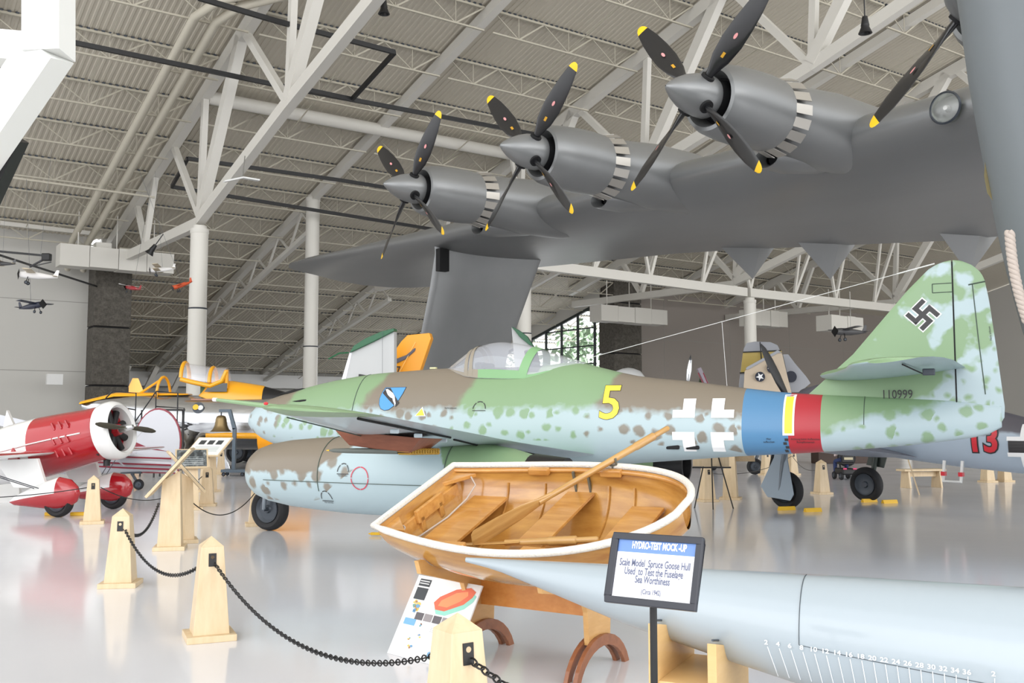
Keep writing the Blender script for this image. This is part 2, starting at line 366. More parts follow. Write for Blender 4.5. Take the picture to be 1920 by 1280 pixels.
# bar joists, one per bay and line
def joist_mesh(L):
    m = MB(); d = 1.35; n = max(2, round(L / 4.0)); s_ = L / n
    m.beam((0, 0, 0), (L, 0, 0), .18, .14); m.beam((0, 0, -d), (L, 0, -d), .13, .09)
    for k in range(n):
        m.beam((k * s_, 0, 0), ((k + .5) * s_, 0, -d), .05, .05); m.beam(((k + .5) * s_, 0, -d), ((k + 1) * s_, 0, 0), .09, .09)
        m.beam(((k + .5) * s_, 0, 0), ((k + .5) * s_, 0, -d), .04, .04)
    k = 0.0
    while k < L: m.box((k, 0, .1), (.17, .2, .1), 1); k += .39
    return m
bays = [(-6, 18.4), (19, 30.6), (31.2, 42.5), (43.1, 54.6), (54.9, 66.3), (66.9, 78.2), (78.8, 90.2), (90.8, 104)]
protos = {}
b = 16.5; line = 0
while b < 117:
    for bi, (a0, a1) in enumerate(bays):
        if b > 83.5 and (a1 < 19 or a0 > 70): continue
        c_ = hall((a0 + a1) / 2, b, roof_z(b) - .12); 
        vis = False
        for aa in (a0, (a0 + a1) / 2, a1):
            w_ = hall(aa, b, roof_z(b)); dd = w_.y
            if dd > 3 and -1150 < w_.x / dd * FPX < 1150 and 787 - (w_.z - EYE) / dd * FPX > -120: vis = True
        if not vis: continue
        key = round(a1 - a0, 1)
        if key not in protos: o = joist_mesh(a1 - a0).build('bar_joist', [joistm, DGREY]); protos[key] = o
        else: o = protos[key].copy(); COL.objects.link(o)
        o.location = hall(a0, b, roof_z(b) - .12); o.rotation_euler = (0, 0, HALL_ROT)
        tag(o, 'cream open-web bar joist under the corrugated roof deck', 'joist', 'bar joists under the roof deck')
    b += 5.0; line += 1
# cross bridging rods down the slope
m = MB()
for a in (3, 12, 24.8, 37, 48.8, 60.5, 72.5, 84.5): m.beam(hall(a, 16, roof_z(16) - 1.2), hall(a, 80 if not 19 < a < 70 else 116, roof_z(80 if not 19 < a < 70 else 116) - 1.2), .06, .06, up=(0, 0, 1))
tag(m.build('bridging_rods', joistm), 'thin bridging rods running down the slope below the joists', 'rod')
# pair of pipes under the left roof
for k, (da, lab) in enumerate(((0, 'left of the two parallel cream roof pipes'), (1.15, 'right of the two parallel cream roof pipes'))):
    z = lambda b: roof_z(b) - 1.9
    pts = [hall(15.4 + da, 82.5, z(82.5) - 1.2), hall(15.2 + da, 80, z(80)), hall(15.2 + da, 50.6, z(50.6)), hall(15.9 + da, 48.9, z(48.9)), hall(18.4 + da, 46.6, z(46.6)), hall(22 + da, 44.4, z(44.4))]
    tag(MB().tube(pts, .24, 12).build('roof_pipe', mat('cream_pipe', (190, 184, 168), .5) if k == 0 else bpy.data.materials['cream_pipe'], None, 40), lab, 'pipe', 'roof pipes')
# black tracks hanging under the roof
def track(pts, label, r=.16, mt=None):
    m = MB()
    for p, q in zip(pts, pts[1:]): m.beam(p, q, r * 1.1, r * 1.5)
    return tag(m.build('lighting_track', mt or BLACK), label, 'lighting track', 'black tracks under the roof')
def onb(px, py, b):
    r = ray(px, py); c = Vector((0, 0, EYE)); t = (b - c.dot(BB)) / r.dot(BB); return c + r * t
track([onb(130, 78, 52), onb(560, 168, 52), onb(1100, 270, 52)], 'long black track crossing the near truss')
track([onb(372, -4, 46), onb(520, 40, 46), onb(740, 98, 46), onb(660, 186, 51), onb(560, 165, 51)], 'black track loop with a slanting end left of the upper propeller blades')
track([onb(1000, 396, 64), onb(640, 338, 64), onb(352, 297, 64), onb(322, 350, 69), onb(640, 402, 69), onb(1000, 460, 69)], 'black track loop behind the foot of the near truss')
track([onb(1540, -2, 50), onb(1620, 30, 50), onb(1830, 125, 50)], 'black track at the top right behind the spotlight')
cabl = mat('cable_grey', (120, 118, 112), .6)
tag(MB().beam(onb(0, 330, 70), onb(290, 370, 70), .15, .12).build('conduit', joistm), 'cream conduit crossing below the left roof slope', 'conduit')
tag(MB().beam(onb(0, 418, 81), onb(176, 438, 81), .3, .3).build('eave_beam', STEEL), 'cream beam along the top of the left wall', 'beam')
# ducts
def duct(c, L, w, h, label, off=((0, 0),), rot=HALL_ROT):
    t = thing('air_duct', label, 'duct', c, (0, 0, rot), 'air handling ducts'); n = 4
    for i in range(n):
        MB().box((-L / 2 + (i + .5) * L / n, 0, 0), (L / n - .04, w - (i % 2) * .06, h - (i % 2) * .08)).build('duct_section', STEEL, t)
    for x in (-L / 3, 0, L / 3): MB().beam((x, 0, h / 2), (x, 0, h / 2 + 2.6), .07, .07).build('hanger_rod', STEEL, t)
    return t
duct(at(218, 488, 74), 8.2, 1.6, 1.6, 'long pale air duct on top of the left dark pillar')
MB1 = MB().box(at(192, 465, 73.6), (1.1, 1.0, .7), 0, Matrix.Rotation(HALL_ROT, 3, 'Z')).build('duct_box', STEEL); tag(MB1, 'small pale box on top of the left duct', 'duct box')
duct(at(1180, 592, 100), 9.0, 1.8, 1.6, 'long pale air duct crossing the right dark pillar')
duct(at(1432, 598, 98), 5.2, 1.8, 1.6, 'pale air duct just right of the round column above the beige wing')
duct(at(1575, 608, 96), 5.0, 1.8, 1.5, 'pale air duct close to the green fin edge')
# white band and steel far in the bay
tag(MB().beam(hall(21, 116.5, 6.4), hall(68, 116.5, 6.4), .6, 1.6).build('service_duct', WHITE), 'long pale service duct along the far bay wall', 'duct')
m = MB()
for a in (24, 27, 30, 33): m.beam(hall(a, 112, 0), hall(a + 3.5, 112, 7.6), .5, .5)
tag(m.build('raking_struts', STEEL), 'pale raking struts at the far end of the bay', 'strut')
# spotlights
def spot(px, py, D, label, s_=1.0, tilt=0.0):
    t = thing('spotlight', label, 'spotlight', at(px, py, D), (0, tilt, 0), 'black stage spotlights')
    M = basis((0, 0, 0), (0, 0, -1), (1, 0, 0), (0, 1, 0))
    MB().lathe([(-.35 * s_, .1 * s_), (-.1 * s_, .14 * s_), (0, .16 * s_), (.05 * s_, .15 * s_), (.3 * s_, .26 * s_), (.3 * s_, .2 * s_), (.1 * s_, .1 * s_)], M, 16).build('lamp_body', BLACK, t, 40)
    MB().beam((0, 0, .3 * s_), (0, 0, 1.1 * s_), .05, .05).build('yoke', BLACK, t)
spot(720, 14, 42, 'black spotlight hanging at the top beside the big white truss')
spot(1622, 48, 40, 'black spotlight hanging at the top right of the picture', 1.1)
spot(285, 468, 62, 'black spotlight below the lower truss chord left of the near column', 1.1, .6)
t = thing('strip_light', 'white folded light fitting under the near truss', 'light fitting', at(455, 333, 52), (0, 0, HALL_ROT))
MB().beam((-1.0, 0, -.35), (.0, 0, .0), .3, .08).beam((0, 0, 0), (.9, 0, -.02), .3, .08).build('reflector', WHITE, t)
MB().tube([(0, 0, 0), (.1, 0, 1.2)], .03).build('cable', cabl, t)
# wall fixtures
tag(MB().box(at(102, 711, 74.2), (1.1, .5, .8), 0, Matrix.Rotation(HALL_ROT, 3, 'Z')).build('wall_fixture', WHITE), 'small white box fixed on the left wall', 'wall fixture')
lampg = mat('lit_lampshade', (255, 190, 110), .6, emit=1.2)
tag(MB().lathe([(0, .9), (1.6, .25)], basis(at(253, 742, 90), (0, 0, 1), (1, 0, 0), (0, 1, 0)), 20).build('lamp_shade', lampg, None, 40), 'warm lit conical lamp right of the left pillar', 'lamp')
# ================================================================ THE JET WITH THE YELLOW 5
JET = thing('jet_fighter', 'mottled green, brown and pale blue jet fighter with yellow number 5', 'aircraft', (-4.12, 15.62, 0), (0, 0, 0))
# local frame: X aft, Y to the port side (towards the visitor), Z up; mirrored basis is baked into the meshes
JA = math.radians(27)
JM = basis((0, 0, 0), (math.cos(JA), -math.sin(JA), 0), (math.sin(JA), math.cos(JA), 0), (0, 0, 1))   # local y = starboard
JET.rotation_euler = (0, 0, -JA)
# parts are written with y = -port
LB, GR, BR = lin((172, 190, 195)), lin((130, 158, 120)), lin((130, 120, 106))
def camo(name, zt, stops, nz=.28, zspan=.42, sc=5.2, band=False, rough=.38, edge=.05, spot=True, xs=None):
    t = NT(name); v = t.obj(); x, y, z = t.sep(v)
    xn = t.mt('DIVIDE', x, 11.0)
    thr = t.ramp(xn, [(p / 11, (q / 4,) * 3 + (1,)) for p, q in zt]); thr = t.mt('MULTIPLY', thr, 4.0)
    no = t.noise(v, 3.2, 3, .6); thr2 = t.mt('ADD', thr, t.mt('MULTIPLY_ADD', no, .28, -.14))
    top = t.mt('DIVIDE', t.mt('ADD', t.mt('SUBTRACT', z, thr2), edge), 2 * edge, clamp=True)
    xs_ = t.mt('DIVIDE', t.mt('ADD', t.mt('MULTIPLY_ADD', t.mt('SUBTRACT', z, 2.0), -.5, x), t.mt('MULTIPLY_ADD', no, .3, -.15)), 11.0)
    rs = []
    for i, (p, c) in enumerate(stops):
        if i: rs.append((max(0, p / 11 - .004), stops[i - 1][1])); rs.append((p / 11 + .004, c))
        else: rs.append((0, c))
    tc = t.ramp(xs_, rs); col = t.mix(top, LB, tc)
    if spot:
        v2 = t.n('ShaderNodeCombineXYZ', {0: x, 1: z, 2: 0.0}).outputs[0]
        dist = t.n('ShaderNodeVectorMath', {0: v2, 1: t.n('ShaderNodeVectorMath', {0: t.n('ShaderNodeTexNoise', {'Vector': v, 'Scale': 9.0, 'Detail': 2.0}).outputs[1], 3: .09}, operation='SCALE').outputs[0]}, operation='ADD').outputs[0]
        vo = t.n('ShaderNodeTexVoronoi', {'Vector': dist, 'Scale': sc, 'Randomness': .75}, voronoi_dimensions='2D'); 
        rad = t.mt('MULTIPLY_ADD', t.sep(vo.outputs['Color'])[0], .26, .20)
        dz = t.mt('SUBTRACT', thr, z)
        fade = t.mt('MULTIPLY', t.mt('LESS_THAN', dz, zspan), t.mt('GREATER_THAN', dz, -.05))
        sp = t.mt('MULTIPLY', t.mt('DIVIDE', t.mt('SUBTRACT', rad, vo.outputs['Distance']), .16, clamp=True), fade)
        if xs: sp = t.mt('MULTIPLY', sp, t.mt('LESS_THAN', x, xs))
        col = t.mix(t.mt('MULTIPLY', sp, .9), col, tc)
    if band:
        bl = t.mt('MULTIPLY', t.mt('GREATER_THAN', x, 7.86), t.mt('LESS_THAN', x, 8.39)); rd = t.mt('MULTIPLY', t.mt('GREATER_THAN', x, 8.39), t.mt('LESS_THAN', x, 8.75))
        col = t.mix(bl, col, lin((84, 132, 172))); col = t.mix(rd, col, lin((174, 44, 54)))
        ck = t.mt('MULTIPLY', t.mt('MULTIPLY', t.mt('GREATER_THAN', x, 4.12), t.mt('LESS_THAN', x, 5.15)), t.mt('GREATER_THAN', z, 2.33))
        col = t.mix(ck, col, lin((52, 54, 58)))
    t.put(t.b.inputs['Base Color'], col); t.b.inputs['Roughness'].default_value = rough; t.b.inputs['Specular IOR Level'].default_value = .45
    return t.m
body_m = camo('mottled_body', [(0, 1.9), (.8, 1.86), (2.2, 1.84), (3.4, 1.85), (6, 1.86), (7.7, 1.76), (8.7, 1.52), (9.3, 1.72), (9.8, 1.84), (10.2, 1.95), (10.7, 2.1)],
              [(0, BR), (1.0, GR), (2.55, BR), (4.15, GR), (6.1, BR), (8.6, GR)], band=True)
TOP = [(0, 1.74), (.06, 1.84), (.21, 1.95), (.52, 2.05), (.94, 2.15), (1.55, 2.27), (2.33, 2.37), (2.89, 2.40), (3.63, 2.43), (4.4, 2.42), (5.1, 2.43), (5.62, 2.46), (6.03, 2.36), (6.47, 2.26), (7.17, 2.18), (7.81, 2.09), (8.29, 2.03), (8.69, 2.0), (9.3, 1.98), (10.2, 1.93), (10.62, 1.86)]
BOT = [(0, 1.66), (.06, 1.58), (.3, 1.42), (.9, 1.24), (1.8, 1.10), (3, 1.02), (4.5, 1.0), (5.6, 1.06), (6.46, 1.15), (7.16, 1.21), (7.77, 1.26), (8.68, 1.32), (9.64, 1.41), (10.17, 1.48), (10.47, 1.54), (10.62, 1.62)]
WID = [(0, .03), (.06, .13), (.3, .25), (.9, .38), (1.8, .5), (3, .58), (4.5, .60), (5.6, .56), (6.5, .48), (7.2, .42), (7.8, .37), (8.7, .29), (9.6, .19), (10.2, .11), (10.62, .03)]
def fsec(X, t):
    zt, zb, w = sm(TOP, X), sm(BOT, X), sm(WID, X); zm = (zt + zb) / 2 - .05 * (zt - zb); 
    st, ct = math.sin(t), math.cos(t)
    z = zm + (zt - zm if st > 0 else zm - zb) * st
    return w * (abs(ct) ** .85) * (1 if ct > 0 else -1) * (1 - .16 * st), z
def fy(X, z):
    zt, zb, w = sm(TOP, X), sm(BOT, X), sm(WID, X); zm = (zt + zb) / 2 - .05 * (zt - zb)
    s_ = max(-.995, min(.995, (z - zm) / ((zt - zm) if z > zm else (zm - zb))))
    return w * (1 - s_ * s_) ** .425 * (1 - .16 * s_)
xs = [0, .02, .06, .12, .21, .35, .52, .72] + [.94 + .25 * i for i in range(38)] + [10.35, 10.5, 10.62]
xs = sorted(x for x in xs if x <= 10.62)
MB().loft([[(X, *fsec(X, 2 * math.pi * k / 56)) for k in range(56)] for X in xs]).build('fuselage', body_m, JET, 40)
line_m = mat('panel_line', (70, 84, 74), .6)
def ringline(X, name='panel_line', r=.006, parent=JET, t0=-1.4, t1=1.5, m=line_m):
    pts = [(X + .0 * k, -(fsec(X, t0 + (t1 - t0) * k / 24)[0] + .001), fsec(X, t0 + (t1 - t0) * k / 24)[1]) for k in range(25)]
    return MB().tube(pts, r, 5).build(name, m, parent)
ringline(2.32); ringline(9.22, t0=0, r=.004)
# decals wrapped on the port side
def wrap(geo_list, name, mats, fn, dz=.05, off=.006, parent=JET):
    # geo_list: (verts in X,Z plane, faces, material index); fn(x,z)->port distance
    bm = bmesh.new(); ml = []
    for vs, fs, mi in geo_list:
        vv = [bm.verts.new((v[0], 0, v[1])) for v in vs]
        for f in fs:
            try: bf = bm.faces.new([vv[i] for i in f]); bf.material_index = mi
            except ValueError: pass
    zs = [v.co.z for v in bm.verts]; z = min(zs) + dz
    while z < max(zs):
        bmesh.ops.bisect_plane(bm, geom=bm.verts[:] + bm.edges[:] + bm.faces[:], plane_co=(0, 0, z), plane_no=(0, 0, 1)); z += dz
    for v in bm.verts: v.co.y = -(fn(v.co.x, v.co.z) + off)
    bmesh.ops.recalc_face_normals(bm, faces=bm.faces)
    for f in bm.faces:
        if f.normal.y > 0: f.normal_flip()
    me = bpy.data.meshes.new(name); bm.to_mesh(me); bm.free()
    for m_ in mats: me.materials.append(m_)
    o = bpy.data.objects.new(name, me); COL.objects.link(o); o.parent = parent; return o
def place2(geo, x, z, s_=1.0, rot=0.0, mi=0):
    c, s2 = math.cos(rot), math.sin(rot)
    return ([(x + (v[0] * c - v[1] * s2) * s_, z + (v[0] * s2 + v[1] * c) * s_) for v in geo[0]], geo[1], mi)
def poly(pts, mi=0): return (pts, [tuple(range(len(pts)))], mi)
dw, dk, dyl = mat('marking_white', (244, 244, 244), .5), mat('marking_dark', (50, 48, 50), .5), mat('marking_yellow', (246, 218, 70), .5)
dr, dbl = mat('marking_red', (205, 60, 80), .5), mat('marking_blue', (82, 152, 214), .5)
g5 = text_geo('5', 1, 1.0, .012)
wrap([place2(text_geo('5', 1, 1.0, .022), 6.235, 1.90, .60)], 'number', [dk], fy, off=.004)
wrap([place2(g5, 6.235, 1.90, .60)], 'number', [dyl], fy, off=.009)
# balkenkreuz corners
cx0, cz0 = 7.40, 1.64
L_ = .235; w_ = .13; g_ = .085
for sx, sz in ((-1, 1), (1, 1), (-1, -1), (1, -1)):
    p = [(g_, g_), (g_ + L_, g_), (g_ + L_, g_ + w_ * .75), (g_ + w_, g_ + w_ * .75), (g_ + w_, g_ + L_), (g_, g_ + L_)]
    q = [(cx0 + sx * a * 1.15, cz0 + sz * b) for a, b in p]
    wrap([(q, [(0, 1, 2, 3), (0, 3, 4, 5)], 0)], 'cross_corner', [dw], fy)
wrap([poly([(8.33, 1.52), (8.46, 1.52), (8.46, 2.0), (8.33, 2.0)], 0)], 'band_bar', [dw], fy, off=.004)
wrap([poly([(8.352, 1.545), (8.438, 1.545), (8.438, 1.975), (8.352, 1.975)], 0)], 'band_bar', [dyl], fy, off=.009)
# shield with greyhound
sh = [(2.82, 2.155), (3.17, 2.155)] + [(3.17 - .04 * i ** 1.25 / 3, 2.155 - .27 * (i / 8) ** .8 - .04 * (i / 8) ** 4) for i in range(1, 9)]
sh = [(2.82, 2.155), (3.17, 2.155), (3.15, 2.07), (3.11, 1.98), (3.05, 1.90), (2.97, 1.845), (2.90, 1.835), (2.83, 1.86), (2.79, 1.92), (2.775, 2.0), (2.79, 2.09)]
sc_ = lambda pts, k: [(2.975 + (x - 2.975) * k, 2.02 + (z - 2.02) * k) for x, z in pts]
wrap([poly(sc_(sh, 1.04))], 'emblem_shield', [dk], fy, off=.003); wrap([poly(sh)], 'emblem_shield', [dbl], fy, off=.007)
wrap([poly([(2.83, 2.15), (2.91, 2.15), (3.13, 1.94), (3.08, 1.88), (2.80, 2.08)])], 'emblem_bend', [dk], fy, off=.010)
hd = [(2.835, 2.13), (2.87, 2.135), (2.92, 2.11), (2.985, 2.075), (3.03, 2.03), (3.05, 1.98), (3.075, 1.93), (3.07, 1.885), (3.05, 1.93), (3.02, 1.965), (3.0, 2.0), (2.95, 2.02), (2.90, 2.055), (2.87, 2.09)]
wrap([poly(hd)], 'emblem_hound', [dw], fy, off=.013)
tri = [(3.42, 1.75), (3.60, 1.75), (3.53, 1.88)]
wrap([poly(tri)], 'warning_triangle', [dw], fy, off=.004); wrap([poly([(3.44, 1.76), (3.58, 1.76), (3.525, 1.86)])], 'warning_triangle', [dyl], fy, off=.008)
def dashring(cx, cz, rx, rz, a0, a1, n, w, m_, name, fn, gap=.12, flat=False):
    gl = []
    for k in range(n):
        u0 = a0 + (a1 - a0) * (k + gap / 2) / n; u1 = a0 + (a1 - a0) * (k + 1 - gap / 2) / n; st = 6
        pts = [(cx + rx * math.cos(u0 + (u1 - u0) * i / st), cz + rz * math.sin(u0 + (u1 - u0) * i / st)) for i in range(st + 1)]
        pi = [(cx + (rx - w) * math.cos(u0 + (u1 - u0) * i / st), cz + (rz - w) * math.sin(u0 + (u1 - u0) * i / st)) for i in range(st + 1)]
        gl.append((pts + pi, [(i, i + 1, st + 2 + i, st + 1 + i) for i in range(st)], 0))
    if flat: gl.append(poly([(cx - rx, cz - .02), (cx + rx, cz - .02), (cx + rx, cz - .012), (cx - rx, cz - .012)]))
    return wrap(gl, name, [m_], fn)
dashring(4.42, 1.84, .1, .11, 0, math.pi, 3, .012, dk, 'step_marking', fy, .15, True)
# small slots below the cross
for x in (7.02, 7.26):
    MB().box((x, -(fy(x, 1.37) - .004), 1.37), (.17, .03, .055)).build('handling_slot', DARKIN, JET, bevel=.02)
wrap([poly([(8.33 + .02 * (k % 2), 1.32 + .045 * k), (8.37 + .02 * (k % 2), 1.32 + .045 * k), (8.37 + .02 * (k % 2), 1.35 + .045 * k), (8.33 + .02 * (k % 2), 1.35 + .045 * k)]) for k in range(4)], 'lift_marks', [dk], fy)
for tx, x, z in (('Hier\naufbocken', 8.17, 1.46), ('Achtung beim Aufbocken\nRumpfhinterteil', 8.58, 1.46), ('Nicht anfassen', 3.98, 1.86)):
    wrap([place2(text_geo(tx, 1, .9), x, z, .035)], 'stencil_text', [dk], fy, off=.006)
# fin and rudder
FINP = [(8.55, 1.98), (9.09, 2.46), (9.70, 3.17), (9.93, 3.40), (10.02, 3.455), (10.10, 3.48), (10.18, 3.49)]
RUDP = [(10.18, 3.49), (10.26, 3.485), (10.37, 3.43), (10.45, 3.36), (10.50, 3.27), (10.54, 3.03), (10.60, 2.44), (10.64, 2.0), (10.66, 1.80), (10.64, 1.68), (10.60, 1.62), (10.47, 1.55), (10.18, 1.48)]
def le_x(z): return lerp([(1.98, 8.55), (2.46, 9.09), (3.17, 9.70), (3.40, 9.93), (3.455, 10.02), (3.48, 10.10), (3.49, 10.17)], z)
def te_x(z): return lerp([(1.48, 10.2), (1.55, 10.47), (1.62, 10.60), (1.68, 10.64), (1.80, 10.66), (2.0, 10.64), (2.44, 10.60), (3.03, 10.54), (3.27, 10.50), (3.36, 10.45), (3.43, 10.37), (3.485, 10.26), (3.49, 10.19)], z)
def thick(x, z):
    a, c = le_x(max(z, 1.98)), te_x(z); u = min(1, max(0, (x - a) / max(.05, c - a)))
    return (.005 + lerp([(1.5, .1), (2.2, .075), (3.49, .02)], z) * (u ** .5) * (1 - u) ** .8 * 1.9)
wrap([place2(text_geo('110999', 1, .8, .006), 9.57, 1.985, .14)], 'serial_number', [dk], lambda x, z: max(.1, thick(x, z), fy(x, z)), off=.012)
fin_m = NT('mottled_fin'); fv = fin_m.obj(); f1 = fin_m.noise(fv, 3.6, 3, .45)
fx, fyy, fz = fin_m.sep(fv)
k1 = fin_m.mt('DIVIDE', fin_m.mt('SUBTRACT', fin_m.mt('MULTIPLY_ADD', fin_m.mt('SUBTRACT', fx, 10.0), .10, f1), .51), .08, clamp=True)
k0 = fin_m.mt('MULTIPLY', k1, fin_m.mt('MAXIMUM', fin_m.mt('DIVIDE', fin_m.mt('SUBTRACT', fz, 2.42), .1, clamp=True), fin_m.mt('GREATER_THAN', fx, 10.2)))
fc = fin_m.mix(k0, GR, LB)
thf = fin_m.mt('ADD', fin_m.mt('MULTIPLY_ADD', fin_m.mt('SUBTRACT', fx, 9.2), .8, 1.5), fin_m.mt('MULTIPLY_ADD', f1, .5, -.25))
low = fin_m.mt('DIVIDE', fin_m.mt('SUBTRACT', thf, fz), .1, clamp=True)
v2_ = fin_m.n('ShaderNodeCombineXYZ', {0: fin_m.mt('MULTIPLY_ADD', f1, .25, fx), 1: fin_m.mt('MULTIPLY_ADD', fin_m.noise(fv, 7.0, 2), .12, fz), 2: 0.0}).outputs[0]
vof = fin_m.n('ShaderNodeTexVoronoi', {'Vector': v2_, 'Scale': 6.0, 'Randomness': .8}, voronoi_dimensions='2D')
spf = fin_m.mt('DIVIDE', fin_m.mt('SUBTRACT', fin_m.mt('MULTIPLY_ADD', fin_m.sep(vof.outputs['Color'])[0], .3, .14), vof.outputs['Distance']), .25, clamp=True)
fc = fin_m.mix(low, fc, fin_m.mix(spf, LB, GR))
fin_m.put(fin_m.b.inputs['Base Color'], fc); fin_m.b.inputs['Roughness'].default_value = .38
def flat_surface(z0, z1, xa, xb, name, m_, nz=26, nx=12):
    rings = []
    for i in range(nz + 1):
        u = i / nz; z = z0 + (z1 - z0) * (1 - (1 - u) ** 1.6); a, c = xa(z), xb(z); ring = []
        for j in range(nx + 1): x = a + (c - a) * j / nx; ring.append((x, -thick(x, z), z))
        for j in range(nx - 1, 0, -1): x = a + (c - a) * j / nx; ring.append((x, thick(x, z), z))
        rings.append(ring)
    return MB().loft(rings).build(name, m_, JET, 50)
flat_surface(1.8, 3.488, lambda z: le_x(max(z, 1.98)), lambda z: 10.172, 'tail_fin', fin_m.m)
rud_m = camo('mottled_rudder', [(0, 2.25), (11, 2.25)], [(0, GR)], zspan=.8, sc=6.0, rough=.38, edge=.03)
flat_surface(1.485, 3.488, lambda z: 10.188, lambda z: max(10.19, te_x(z)), 'rudder', fin_m.m)
def tl(pts, name='panel_line', r=.006, m=line_m):
    return MB().tube([(x, -(max(thick(x, z), 0) + .002), z) for x, z in pts], r, 5).build(name, m, JET)
tl([(10.18, 3.47 - .05 * i) for i in range(39)], 'hinge_gap', .008, DARKIN)
tl([(9.97, 3.13), (10.17, 3.13)], r=.005); tl([(9.97, 3.13), (9.97, 3.23)], r=.005); tl([(9.97, 3.23), (10.17, 3.23)], r=.005)
tl([(10.38, 3.20), (10.42, 2.6), (10.47, 1.98)]); tl([(10.34, 3.2), (10.51, 3.23)], r=.008)
# fin marking of the period, black on white
def fin_mark():
    cx, cz, u, rt = 9.86, 2.885, .052, math.radians(-45)
    def arm(w, e):
        r = []
        r.append([(-w, -5 * u / 2 - e), (w, -5 * u / 2 - e), (w, 5 * u / 2 + e), (-w, 5 * u / 2 + e)])
        r.append([(-5 * u / 2 - e, -w), (5 * u / 2 + e, -w), (5 * u / 2 + e, w), (-5 * u / 2 - e, w)])
        r.append([(-w, 2 * u - w + 0), (5 * u / 2 + e, 2 * u - w), (5 * u / 2 + e, 2 * u + w), (-w, 2 * u + w)])
        r.append([(w, -2 * u - w), (w, -2 * u + w), (-5 * u / 2 - e, -2 * u + w), (-5 * u / 2 - e, -2 * u - w)])
        r.append([(2 * u - w, w), (2 * u - w, -5 * u / 2 - e), (2 * u + w, -5 * u / 2 - e), (2 * u + w, w)])
        r.append([(-2 * u - w, -w), (-2 * u + w, -w), (-2 * u + w, 5 * u / 2 + e), (-2 * u - w, 5 * u / 2 + e)])
        return r
    for w, e, m_, off in ((u / 2 + .013, .013, dw, .004), (u / 2, 0, dk, .009)):
        gl = []
        for k, p in enumerate(arm(w, e)):
            q = [(cx + (x * math.cos(rt) - z * math.sin(rt)) * 1.0, cz + (x * math.sin(rt) + z * math.cos(rt)) * 1.0) for x, z in p]
            gl.append(poly(q))
        wrap(gl, 'fin_marking', [m_], thick, off=off)
fin_mark()
wrap([place2(text_geo('Nicht anfassen', 1, .9), 10.54, 2.65, .03, math.radians(95))], 'stencil_text', [dk], thick, off=.005)
